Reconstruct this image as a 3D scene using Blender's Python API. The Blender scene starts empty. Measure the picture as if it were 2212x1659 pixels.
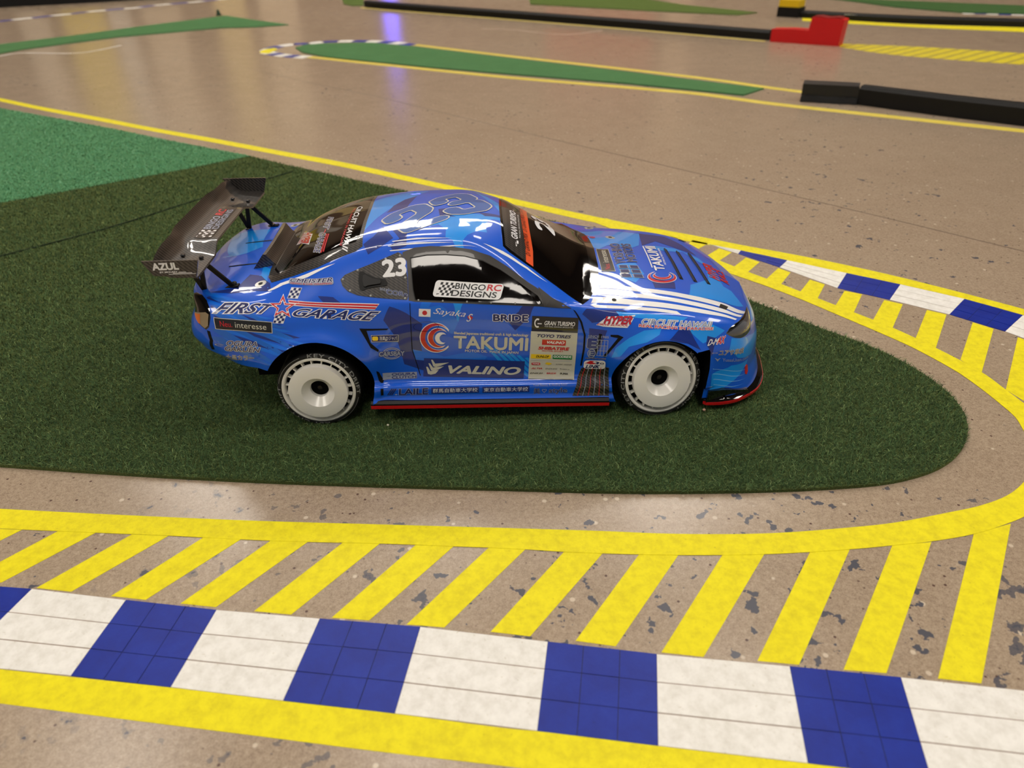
import bpy, bmesh, math, random
import numpy as np
from mathutils import Vector, Matrix
from mathutils.bvhtree import BVHTree

C = bpy.context.scene.collection
S = 0.001                                    # the car is drawn in millimetres

# ------------------------------------------------------------ camera, world, exposure
cd = bpy.data.cameras.new('camera'); cam = bpy.data.objects.new('camera', cd); C.objects.link(cam)
th, ro = math.radians(32.70), math.radians(-1.48)
fw = Vector((0, math.cos(th), -math.sin(th))); up = Vector((0, math.sin(th), math.cos(th))); rt = Vector((1, 0, 0))
r2 = rt * math.cos(ro) + up * math.sin(ro); u2 = -rt * math.sin(ro) + up * math.cos(ro)
cam.matrix_world = Matrix(((r2.x, u2.x, -fw.x, 0), (r2.y, u2.y, -fw.y, 0), (r2.z, u2.z, -fw.z, 0.3251), (0, 0, 0, 1)))
cd.sensor_width = 36; cd.lens = 1570 * 36 / 2212; cd.clip_start = 0.01; cd.clip_end = 60
cd.dof.use_dof = True; cd.dof.focus_distance = 0.56; cd.dof.aperture_fstop = 9.0
bpy.context.scene.camera = cam
sc = bpy.context.scene
sc.view_settings.view_transform = 'Standard'; sc.view_settings.look = 'None'
sc.view_settings.gamma = 1; sc.view_settings.use_curve_mapping = False
sc.view_settings.exposure = 0.12
w = bpy.data.worlds.new('room_light'); sc.world = w; w.use_nodes = True
w.node_tree.nodes['Background'].inputs[0].default_value = (1.0, 0.96, 0.92, 1)
w.node_tree.nodes['Background'].inputs[1].default_value = 0.2

# ------------------------------------------------------------ helpers
def srgb(r, g, b):
    f = lambda c: (c/255/12.92) if c/255 <= .04045 else ((c/255+.055)/1.055)**2.4
    return (f(r), f(g), f(b), 1)
def mat(name, col, rough=.5, metal=0, coat=0, spec=.5, **k):
    m = bpy.data.materials.new(name); m.use_nodes = True
    b = m.node_tree.nodes['Principled BSDF']
    b.inputs['Base Color'].default_value = srgb(*col); b.inputs['Roughness'].default_value = rough
    b.inputs['Metallic'].default_value = metal; b.inputs['Coat Weight'].default_value = coat
    b.inputs['Coat Roughness'].default_value = .03; b.inputs['Specular IOR Level'].default_value = spec
    for kk, v in k.items(): b.inputs[kk.replace('_', ' ')].default_value = v
    return m
class NB:                                     # tiny node-graph builder
    def __init__(s, m): s.t = m.node_tree; s.b = s.t.nodes['Principled BSDF']
    def n(s, typ, **k):
        nd = s.t.nodes.new(typ)
        for a, v in k.items():
            if a.startswith('i_'): nd.inputs[int(a[2:]) if a[2:].isdigit() else a[2:]].default_value = v
            else: setattr(nd, a, v)
        return nd
    def l(s, a, b): s.t.links.new(a, b)
    def coords(s, scale=(1, 1, 1), kind='Object', rot=(0, 0, 0)):
        tc = s.n('ShaderNodeTexCoord'); mp = s.n('ShaderNodeMapping'); mp.inputs['Scale'].default_value = scale
        mp.inputs['Rotation'].default_value = rot
        s.l(tc.outputs[kind], mp.inputs[0]); return mp.outputs[0]
    def noise(s, co, sc_, det=4, rough=.5):
        nd = s.n('ShaderNodeTexNoise'); nd.inputs['Scale'].default_value = sc_; nd.inputs['Detail'].default_value = det
        nd.inputs['Roughness'].default_value = rough; s.l(co, nd.inputs['Vector']); return nd.outputs['Fac']
    def ramp(s, f, stops, interp='LINEAR'):
        r = s.n('ShaderNodeValToRGB'); r.color_ramp.interpolation = interp
        while len(r.color_ramp.elements) < len(stops): r.color_ramp.elements.new(.5)
        for e, (p, c) in zip(r.color_ramp.elements, stops): e.position = p; e.color = c if len(c) == 4 else (*c, 1)
        s.l(f, r.inputs[0]); return r.outputs[0]
    def mix(s, f, a, b, blend='MIX'):
        m_ = s.n('ShaderNodeMix'); m_.data_type = 'RGBA'; m_.blend_type = blend
        for v, i in ((f, 0), (a, 6), (b, 7)):
            if hasattr(v, 'links'): s.l(v, m_.inputs[i])
            else: m_.inputs[i].default_value = v
        return m_.outputs[2]
    def bump(s, h, strength, dist=.001):
        b = s.n('ShaderNodeBump'); b.inputs['Strength'].default_value = strength; b.inputs['Distance'].default_value = dist
        s.l(h, b.inputs['Height']); s.l(b.outputs[0], s.b.inputs['Normal']); return b

def add(name, verts, faces, mats, parent=None, smooth=False, scale=S, mi=None):
    me = bpy.data.meshes.new(name); me.from_pydata([tuple(c*scale for c in v) for v in verts], [], faces)
    for m in (mats if isinstance(mats, (list, tuple)) else [mats]): me.materials.append(m)
    if mi is not None: me.polygons.foreach_set('material_index', mi)
    if smooth: me.polygons.foreach_set('use_smooth', [True]*len(me.polygons))
    o = bpy.data.objects.new(name, me); C.objects.link(o); o.parent = parent
    return o
def tag(o, label=None, cat=None, group=None, kind=None):
    for k, v in (('label', label), ('category', cat), ('group', group), ('kind', kind)):
        if v: o[k] = v
    return o
def empty(name, loc=(0, 0, 0), rz=0, parent=None):
    o = bpy.data.objects.new(name, None); C.objects.link(o); o.location = loc; o.rotation_euler = (0, 0, rz); o.parent = parent
    o.empty_display_size = .02; return o
class MB:                                     # collects pieces for ONE mesh
    def __init__(s): s.v = []; s.f = []; s.m = []
    def poly(s, pts, faces, mi=0):
        o = len(s.v); s.v += [tuple(p) for p in pts]; s.f += [tuple(i+o for i in f) for f in faces]; s.m += [mi]*len(faces)
    def box(s, a, b, mi=0):
        x0, y0, z0 = a; x1, y1, z1 = b
        s.poly([(x0,y0,z0),(x1,y0,z0),(x1,y1,z0),(x0,y1,z0),(x0,y0,z1),(x1,y0,z1),(x1,y1,z1),(x0,y1,z1)],
               [(0,3,2,1),(4,5,6,7),(0,1,5,4),(1,2,6,5),(2,3,7,6),(3,0,4,7)], mi)
    def prism(s, pts, off, mi=0):             # closed outline swept by off
        n = len(pts); q = [Vector(p) for p in pts]; r = [p+Vector(off) for p in q]
        s.poly(q+r, [tuple(range(n-1, -1, -1)), tuple(range(n, 2*n))]+[(i, (i+1) % n, n+(i+1) % n, n+i) for i in range(n)], mi)
    def bar(s, a, b, w_, t, nrm=(0, 1, 0), mi=0):  # flat bar from a to b, width w_ in the plane across nrm, thickness t along nrm
        a, b, n = Vector(a), Vector(b), Vector(nrm).normalized(); d = (b-a).normalized(); p = d.cross(n).normalized()*w_/2; h = n*t/2
        s.poly([a-p-h, a+p-h, b+p-h, b-p-h, a-p+h, a+p+h, b+p+h, b-p+h],
               [(0,3,2,1),(4,5,6,7),(0,1,5,4),(1,2,6,5),(2,3,7,6),(3,0,4,7)], mi)
    def lathe(s, prof, c, axis, n=64, mi=0, closed=False):   # prof (radius, along) about axis through c
        ax = Vector(axis).normalized(); e1 = ax.orthogonal().normalized(); e2 = ax.cross(e1); c = Vector(c); o = []
        for r_, h in prof:
            for k in range(n):
                a = 2*math.pi*k/n; o.append(c+ax*h+(e1*math.cos(a)+e2*math.sin(a))*r_)
        F = []; m = len(prof)
        for i in range(m if closed else m-1):
            for k in range(n):
                F.append((i*n+k, i*n+(k+1) % n, ((i+1) % m)*n+(k+1) % n, ((i+1) % m)*n+k))
        s.poly(o, F, mi)
    def build(s, name, mats, parent=None, smooth=False, scale=S):
        return add(name, s.v, s.f, mats, parent, smooth, scale, s.m)
def autosmooth(o, ang=35):
    me = o.data; bm = bmesh.new(); bm.from_mesh(me); bmesh.ops.recalc_face_normals(bm, faces=bm.faces)
    for e in bm.edges:
        if len(e.link_faces) == 2 and e.calc_face_angle(0) > math.radians(ang): e.smooth = False
    for f in bm.faces: f.smooth = True
    bm.to_mesh(me); bm.free()

# ------------------------------------------------------------ materials
BLUE, NAVY, SKY, WHITE = (0, 92, 222), (16, 44, 130), (10, 148, 246), (246, 246, 246)
def paint(name, col): return mat(name, col, .32, coat=1.0, spec=.4)
P = dict(blue=paint('paint_blue', BLUE), navy=paint('paint_navy', NAVY), sky=paint('paint_light_blue', SKY), mid=paint('paint_mid_blue', (4, 112, 232)),
         white=paint('paint_white', WHITE), pale=paint('paint_pale_blue', (120, 190, 250)))
M = dict(
    black=mat('satin_black', (8, 8, 9), .42, spec=.25), gloss=mat('gloss_black', (7, 7, 8), .08, coat=1), red=mat('trim_red', (196, 14, 22), .35, coat=.5),
    glass=mat('dark_window_film', (6, 4, 4), .05, coat=0, spec=.55), grey=mat('window_trim_grey', (52, 49, 47), .4, metal=.2, coat=.3),
    well=mat('wheel_well_black', (4, 4, 4), .8, spec=.1), lens=mat('smoked_lens', (92, 92, 96), .12, metal=.25, coat=1),
    rubber=mat('tyre_rubber', (17, 17, 18), .6), rim=mat('wheel_plastic_white', (238, 236, 230), .32, coat=.25), nut=mat('dark_steel', (60, 58, 58), .35, metal=.9),
    tyretxt=mat('tyre_lettering', (150, 150, 148), .7), amber=mat('amber_lens', (226, 112, 26), .25, coat=1), screw=mat('screw_steel', (215, 215, 210), .3, metal=.6),
    twhite=mat('sticker_white', (236, 236, 238), .35, coat=.6), tred=mat('sticker_red', (198, 22, 38), .35, coat=.6), tblack=mat('sticker_black', (14, 14, 18), .3, coat=.8),
    tnavy=mat('sticker_navy', (18, 30, 96), .35, coat=.6), tgrey=mat('sticker_silver', (150, 160, 182), .4, coat=.6), torange=mat('sticker_orange', (232, 84, 26), .4, coat=.6),
    tyellow=mat('sticker_yellow', (244, 206, 32), .4, coat=.5), tgreen=mat('sticker_green', (22, 128, 66), .4, coat=.5), tcream=mat('sticker_cream', (206, 204, 190), .4, coat=.5))
def carbon(name, base=(16, 15, 15), hi=(66, 60, 55)):
    m = mat(name, base, .35, coat=1, spec=.5); g = NB(m)
    co = g.coords((1, 1, 1)); wv = g.n('ShaderNodeTexWave'); wv.wave_type = 'BANDS'; wv.bands_direction = 'DIAGONAL'
    wv.inputs['Scale'].default_value = 215; g.l(co, wv.inputs['Vector'])
    wv2 = g.n('ShaderNodeTexWave'); wv2.bands_direction = 'X'; wv2.inputs['Scale'].default_value = 90; g.l(co, wv2.inputs['Vector'])
    f = g.mix(.35, wv.outputs['Fac'], wv2.outputs['Fac'])
    g.l(g.ramp(f, [(.42, srgb(*base)), (.6, srgb(*hi))]), g.b.inputs['Base Color']); return m
M['carbon'] = carbon('carbon_weave')
# ------------------------------------------------------------ the car body: keys down each section (x, y, z) from the sill to the centre line
car = empty('remote_control_car', (-0.1470, 0.5530, 0), math.radians(1.32))
tag(car, 'blue camouflage radio controlled drift car with black rear wing, standing on dark green carpet', 'toy car')
st = []
def sec(K0, K1, K2, K3, K4, K5, K6, K7, K8, x=None, skirt=False):
    q = [K0, K1, K2, K3, K4, K5, K6, K7, K8]
    if x is not None: q = [(x, *k) for k in q]
    K0, K1, K2 = (np.array(k, float) for k in q[:3])
    if skirt:
        X, zb = K0[0], K0[2]
        a = [K0, (X, 98.5, zb+3.5), (X, 96.5, zb+7), (X, 95.8, zb+15), (X, 91.6, zb+18.5)]
    else: a = [K0, K0*.7+K1*.3, K0*.35+K1*.65, K1, K1*.75+K2*.25]
    st.append(np.array([np.array(v, float) for v in a]+[np.array(v, float) for v in q[2:]]))
sec((-86,0,60),(-92,0,64),(-96,0,71),(-95.5,0,80),(-92,0,88),(-92.5,0,93),(-93.5,0,97.5),(-88,0,99.5),(-80,0,100.5))
sec((-85,24,60),(-91,26,64),(-95.5,26,71.5),(-95,26,80),(-91.5,26,88),(-92.5,25,93.5),(-93.2,24,97.5),(-87,15,99.7),(-76,0,101))
sec((-82,55,59),(-89,56,63.5),(-93.5,56,71.5),(-93,56,80.5),(-89.5,54,88.5),(-90,52,94),(-90.5,48,97.6),(-83,30,100),(-70,0,101.8))
sec((-77,76,57),(-84,77,62.5),(-89,77,71.5),(-87.5,76,81),(-84,73,90),(-84,69,97),(-82.5,60,99.8),(-75,33,101),(-60,0,102.6))
sec((-62,88,54.5),(-68,90,61.5),(-72,90,71.5),(-71,89.5,82),(-70,86.5,92),(-69,79,99.5),(-67,65,101.8),(-62,35,102.4),(-50,0,103.2))
sec((-48,95,53),(-48,96,59),(-48,95.5,69.5),(-48,92.5,80),(-48,89.5,90.5),(-48,80.5,98),(-46,64.5,101.8),(-43,36,103.8),(-38,0,104.5))
sec((-31,98,51.5),(-31,99,57.5),(-31,97.5,68),(-31,94,79),(-31,90.5,89.5),(-30,81.5,98),(-29,66,104),(-27,36,107.2),(-24,0,108.5))
sec((98.5,44),(99.5,56),(98.5,67.5),(94.5,79),(90.5,90.5),(82.5,99.5),(65,111),(36,117),(0,118.8), x=-10)
sec((98,30),(99.5,50),(98.5,66),(94,79),(89.8,91),(82.5,102.5),(63.5,119.5),(34,126),(0,128.3), x=13)
sec((98,16.5),(98,36),(95.5,58),(92.5,76),(89.3,91.5),(82.8,101.5),(60.5,124.5),(34,132.5),(0,135.2), x=37, skirt=True)
sec((98,15.5),(92,34),(91,56),(90.5,75.5),(88.3,93.2),(83.8,100.2),(61,127),(34,135.6),(0,138.2), x=66, skirt=True)
sec((98,14.7),(91,33),(90.5,56),(90,74),(88,92.3),(84.4,98.2),(60.8,127.3),(34,136.3),(0,139.2), x=93, skirt=True)
sec((98,14),(91,32),(90.5,54),(90,72),(88,91.3),(84.6,96.8),(61.5,125.3),(34,134.8),(0,138), x=120, skirt=True)
sec((98,13.3),(91,31),(91,53),(90.3,71),(88,90.2),(85,94.8),(66.5,114.8),(34,129.2),(0,133.8), x=142, skirt=True)
sec((98,12.8),(91,30.5),(91,52),(90.5,70),(88,89),(86,92.6),(75,103),(36,118.5),(0,125.2), x=160, skirt=True)
sec((98,12.2),(91,30),(91.5,51),(91,69),(88,87.8),(85.8,90.4),(80.5,93.5),(40,104.6),(0,113.8), x=181, skirt=True)
sec((98,11.6),(91.5,29),(92.5,50),(91.5,68),(88,85.3),(82.5,86.8),(72,87.8),(40,94),(0,102), x=201, skirt=True)
sec((98,11.2),(95,28),(96.5,50),(94.5,67),(89,81.6),(79.5,84.6),(63,87.4),(34,92.4),(0,95.2), x=219, skirt=True)
sec((98,11),(98.3,32),(99,52),(96,65.5),(89,78),(78.5,83.2),(61,86.6),(32,90),(0,92), x=241)
sec((98,10.8),(99.3,35),(99.5,53.5),(96,63.5),(88,74.6),(76.5,81),(58,84),(30,85.6),(0,86.6), x=265)
sec((97,10.5),(97.3,32),(97,52),(93,61.3),(86.5,71.8),(75,77.3),(57,79.2),(30,79.4),(0,80.2), x=288)
sec((95.5,10),(93,30),(92.3,49.5),(89.5,57.5),(83,68.3),(72,73),(55,75),(28,75.6),(0,76.2), x=305)
sec((322,90,9.5),(321.5,86,27),(321,85,44.5),(320.5,82,52.5),(319.5,78,62.5),(319,67,67.3),(320,50,69.3),(321,26,70.6),(323,0,71))
sec((338,75,8.8),(336,69,24.5),(335,67,40.5),(333.5,65,48.3),(332,61.5,56.8),(331,52,61.6),(331,39,64.6),(331,20,66),(332,0,66.6))
sec((351,46,8.2),(348,43,21.5),(347,41.5,36.5),(345,40,45.5),(343,37.5,52),(341,32,57),(339.5,25,60),(339,14,61.8),(340,0,62.6))
sec((356,0,8),(353.5,0,20),(352,0,34),(351,0,44),(348,0,50.5),(345.5,0,55),(344,0,57.8),(342.6,0,59.8),(342,0,60.8))
NET = np.array(st)                                         # stations x keys x 3

def spline(Pn, n):                                         # Catmull-Rom along axis 0, n samples per span
    Q = np.concatenate([2*Pn[:1]-Pn[1:2], Pn, 2*Pn[-1:]-Pn[-2:-1]]); out = []
    d = np.maximum(np.linalg.norm(np.diff(Q, axis=0), axis=-1).mean(axis=-1) if Q.ndim == 3 else np.linalg.norm(np.diff(Q, axis=0), axis=-1), 1e-6)**.5
    for i in range(len(Pn)-1):
        p0, p1, p2, p3 = Q[i:i+4]; d0, d1, d2 = d[i:i+3]
        m1 = (p1-p0)/d0-(p2-p0)/(d0+d1)+(p2-p1)/d1; m2 = (p2-p1)/d1-(p3-p1)/(d1+d2)+(p3-p2)/d2
        m1 *= d1; m2 *= d1
        for k in range(n):
            t = k/n; out.append((2*t**3-3*t*t+1)*p1+(t**3-2*t*t+t)*m1+(-2*t**3+3*t*t)*p2+(t**3-t*t)*m2)
    out.append(Pn[-1]); return np.array(out)
G1 = spline(NET, 10)
NU = len(G1)
G2 = spline(np.transpose(G1, (1, 0, 2)), 9); G2 = np.transpose(G2, (1, 0, 2)); NV = G2.shape[1]
for _ in range(5):                                         # relax lengthwise so that reflections run clean
    g = G2.copy(); g[1:-1] = G2[1:-1]*.5+(G2[:-2]+G2[2:])*.25
    g[1:-1, 0] = G2[1:-1, 0]; G2 = g
for _ in range(2):
    g = G2.copy(); g[:, 46:-1] = G2[:, 46:-1]*.5+(G2[:, 45:-2]+G2[:, 47:])*.25; G2 = g
G2[:, -1, 1] = 0; G2[0, :, 1] = 0; G2[-1, :, 1] = 0
ARCH = [(2.5, 33.5, 39.5), (256, 27.5, 36.0)]               # wheel arches: x, z, radius
for cx, cz, R in ARCH:                                     # flared lips round the arches
    dx, dz = G2[..., 0]-cx, G2[..., 2]-cz; d = np.hypot(dx, dz)-R
    flare = 2.6*np.exp(-np.maximum(d, 0)**2/(2*3.6**2))*(G2[..., 1] > 80)*(G2[..., 2] > (20 if cx > 100 else 15))
    G2[..., 1] += flare
def body_mesh():
    v = [tuple(p) for row in G2 for p in row]; f = []; n = NU*NV
    v += [(x, -y, z) for x, y, z in v]
    for i in range(NU-1):
        for j in range(NV-1):
            a, b, c, d = i*NV+j, (i+1)*NV+j, (i+1)*NV+j+1, i*NV+j+1
            f.append((a, b, c, d)); f.append((n+d, n+c, n+b, n+a))
        f.append((i*NV, n+i*NV, n+(i+1)*NV, (i+1)*NV))     # underside
    return v, f
bv, bf = body_mesh()
shell = add('body_shell', bv, bf, [P['blue'], M['well']], car, True)
bm = bmesh.new(); bm.from_mesh(shell.data); bmesh.ops.remove_doubles(bm, verts=bm.verts, dist=2e-6)
bmesh.ops.dissolve_degenerate(bm, dist=1e-6, edges=bm.edges); bmesh.ops.recalc_face_normals(bm, faces=bm.faces); bm.to_mesh(shell.data)
BV = BVHTree.FromBMesh(bm); bm.free()                      # the uncut skin, in metres, car space
cutter = MB()
for cx, cz, R in ARCH:
    for sy in (-1, 1):
        n = 72; pts = [(cx+R*math.cos(2*math.pi*k/n), sy*62, cz+R*math.sin(2*math.pi*k/n)) for k in range(n)]
        cutter.prism(pts, (0, sy*50, 0))
        if cx > 100: cutter.prism([(282, sy*62, 53.5), (292.5, sy*62, 53), (293, sy*62, 38), (290, sy*62, 5), (270, sy*62, -2), (262, sy*62, 20)], (0, sy*50, 0))
        else: cutter.prism([(-33, sy*62, 51.5), (-33, sy*62, 20), (39, sy*62, 5), (41, sy*62, 34), (10, sy*62, 45)], (0, sy*50, 0))
co = cutter.build('arch_cutter', M['well'])
bmc = bmesh.new(); bmc.from_mesh(co.data); bmesh.ops.recalc_face_normals(bmc, faces=bmc.faces); bmc.to_mesh(co.data); bmc.free()
co.data.materials.clear(); co.data.materials.append(P['blue']); co.data.materials.append(M['well'])
co.data.polygons.foreach_set('material_index', [1]*len(co.data.polygons))
co.parent = car
md = shell.modifiers.new('arches', 'BOOLEAN'); md.operation = 'DIFFERENCE'; md.solver = 'EXACT'; md.use_self = True; md.object = co
bpy.context.view_layer.update()
ev = shell.evaluated_get(bpy.context.evaluated_depsgraph_get()); nm = bpy.data.meshes.new_from_object(ev); shell.modifiers.clear(); shell.data = nm; nm.name = 'body_shell'
bpy.data.objects.remove(co)
bm = bmesh.new(); bm.from_mesh(shell.data)
for e in bm.edges:
    if len(e.link_faces) == 2 and (e.link_faces[0].material_index != e.link_faces[1].material_index): e.smooth = False
for f_ in bm.faces: f_.smooth = True
bm.to_mesh(shell.data); bm.free()
# outlines on the car, measured on the model: S = (x, z) on the flank, T = (x, y) from above, U = (station, key) on the skin
STK = {
 'first': ('S', [(-61.6, 98.1), (-21.5, 96.5), (-24.5, 91.9), (-65.4, 93.1)]),
 'garage': ('S', [(-6.5, 94.8), (51.5, 90.7), (46.9, 84.7), (-9.8, 90.4)]),
 'star': ('S', [(-26.1, 101.4), (-6.7, 102.0), (-7.6, 89.1), (-25.8, 90.3)]),
 'bars': ('S', [(-12.8, 99.2), (52.3, 95.9), (50.7, 92.1), (-11.9, 96.4)]),
 'chk1': ('S', [(-10.9, 105.3), (-2.8, 105.6), (-5.7, 100.0), (-13.5, 99.9)]),
 'chk2': ('S', [(-20.9, 92.7), (-13.3, 92.3), (-16.4, 85.7), (-23.9, 86.3)]),
 'neu': ('S', [(-65.8, 90.7), (-24.2, 87.1), (-25.0, 79.1), (-65.6, 82.5)]),
 'ogura': ('S', [(-67.7, 74.7), (-33.7, 73.4), (-35.5, 65.9), (-70.3, 66.0)]),
 'taisho': ('S', [(-69.6, 62.1), (-40.8, 63.3), (-41.6, 59.2), (-70.2, 57.6)]),
 'meister': ('S', [(-13.3, 109.1), (19.6, 111.8), (20.3, 107.8), (-13.1, 106.6)]),
 'n23': ('S', [(55.1, 119.9), (71.3, 121.3), (71.5, 111.8), (55.8, 111.1)]),
 'intel': ('S', [(53.0, 105.4), (72.5, 102.7), (72.0, 99.3), (52.9, 101.9)]),
 'bingo': ('S', [(93.0, 108.1), (141.6, 103.4), (138.0, 94.6), (89.8, 98.6)]),
 'flag': ('S', [(80.0, 91.6), (88.3, 90.9), (87.7, 85.1), (79.4, 85.9)]),
 'sayaka': ('S', [(90.4, 92.2), (119.3, 88.2), (118.4, 79.3), (89.3, 84.3)]),
 'bride': ('S', [(133.0, 85.1), (157.7, 83.6), (157.5, 78.6), (132.8, 80.3)]),
 'gtpanel': ('S', [(160.5, 82.9), (194.4, 80.1), (192.0, 28.9), (157.3, 30.9)]),
 'takumi': ('S', [(104.0, 73.2), (157.8, 69.4), (156.5, 51.8), (102.9, 56.0)]),
 'swirl': ('S', [(79.8, 81.6), (102.8, 79.5), (100.8, 55.1), (77.5, 57.6)]),
 'valino': ('S', [(80.3, 51.9), (155.0, 46.2), (153.7, 31.4), (78.4, 36.4)]),
 'sensha': ('S', [(44.1, 73.7), (63.7, 72.6), (63.0, 67.0), (43.9, 68.5)]),
 'carsbay': ('S', [(48.6, 65.5), (67.3, 64.0), (66.0, 50.2), (47.2, 51.8)]),
 'clutch': ('S', [(48.5, 41.0), (74.0, 40.4), (73.5, 35.0), (47.9, 34.8)]),
 'laile': ('S', [(51.2, 29.5), (81.6, 29.3), (81.0, 24.0), (50.4, 24.1)]),
 'gunma': ('S', [(84.2, 29.2), (120.0, 28.5), (119.7, 23.4), (83.8, 24.0)]),
 'tokyo': ('S', [(122.5, 28.2), (158.0, 27.5), (157.7, 22.3), (122.3, 23.1)]),
 'style': ('S', [(160.8, 28.4), (186.4, 27.9), (186.3, 20.0), (160.6, 20.7)]),
 'impr': ('S', [(208.0, 81.8), (236.0, 79.7), (233.3, 72.3), (206.9, 73.8)]),
 'hawaii': ('S', [(239.1, 77.7), (295.0, 70.5), (293.9, 65.7), (238.1, 72.6)]),
 'dmax': ('S', [(290.6, 60.2), (304.4, 60.0), (303.5, 55.4), (289.4, 56.2)]),
 'yuasa': ('S', [(293.4, 52.8), (321.5, 47.2), (322.0, 42.2), (293.8, 47.5)]),
 'yuasaweb': ('S', [(296.1, 46.2), (327.5, 37.8), (328.4, 33.6), (296.6, 42.2)]),
 'titan': ('S', [(201.5, 67.1), (216.4, 66.9), (215.5, 47.8), (200.3, 47.2)]),
 'link': ('S', [(199.2, 46.0), (215.0, 47.0), (215.1, 38.2), (198.9, 38.1)]),
 'strakes': ('S', [(197.5, 38.7), (217.7, 40.1), (218.4, 16.5), (190.6, 17.6)]),
 'roof23': ('T', [(49.1, -23.7), (113.2, 30.1), (138.1, -9.6), (72.4, -50.6)]),
 'sunGT': ('T', [(147.0, -50.5), (147.0, 5.0), (156.0, 5.0), (156.0, -47.0)]),
 'd1': ('T', [(157.6, -59.0), (155.2, 31.0), (159.6, 31.0), (163.2, -59.6)]),
 'ws23': ('T', [(169.5, -9.0), (166.5, 22.0), (180.5, 28.0), (183.5, -6.0)]),
 'neuhood': ('T', [(218.1, -37.0), (218.3, 0.3), (229.0, 4.0), (229.2, -35.7)]),
 'yoshino': ('T', [(231.3, -23.2), (232.2, 18.6), (251.1, 24.0), (249.7, -18.7)]),
 'takumihood': ('T', [(259.1, -27.4), (260.2, 23.4), (278.3, 33.5), (275.5, -19.7)]),
 'swirlhood': ('T', [(251.6, -50.3), (255.2, -29.3), (281.4, -19.6), (276.1, -44.0)]),
 'squares': ('T', [(231.4, -45.0), (232.1, -24.0), (249.8, -20.6), (251.7, -43.2)]),
 'noseem': ('T', [(309.5, -18.4), (311.2, 15.9), (327.7, 11.7), (326.3, -24.9)]),
 'e': ('T', [(213.5, 29.1), (214.6, 41.5), (222.6, 41.2), (222.5, 30.6)]),
 'rwhawaii': ('T', [(32.6, 11.6), (29.4, -59.1), (22.5, -55.2), (24.3, 16.4)]),
 'rwfirst': ('T', [(11.4, 6.2), (11.6, -54.7), (2.4, -48.9), (1.5, 18.9)]),
 'rwimpr': ('T', [(-5.5, -7.4), (-4.3, -31.7), (-19.5, -13.8), (-19.8, 16.3)]),
}
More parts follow.
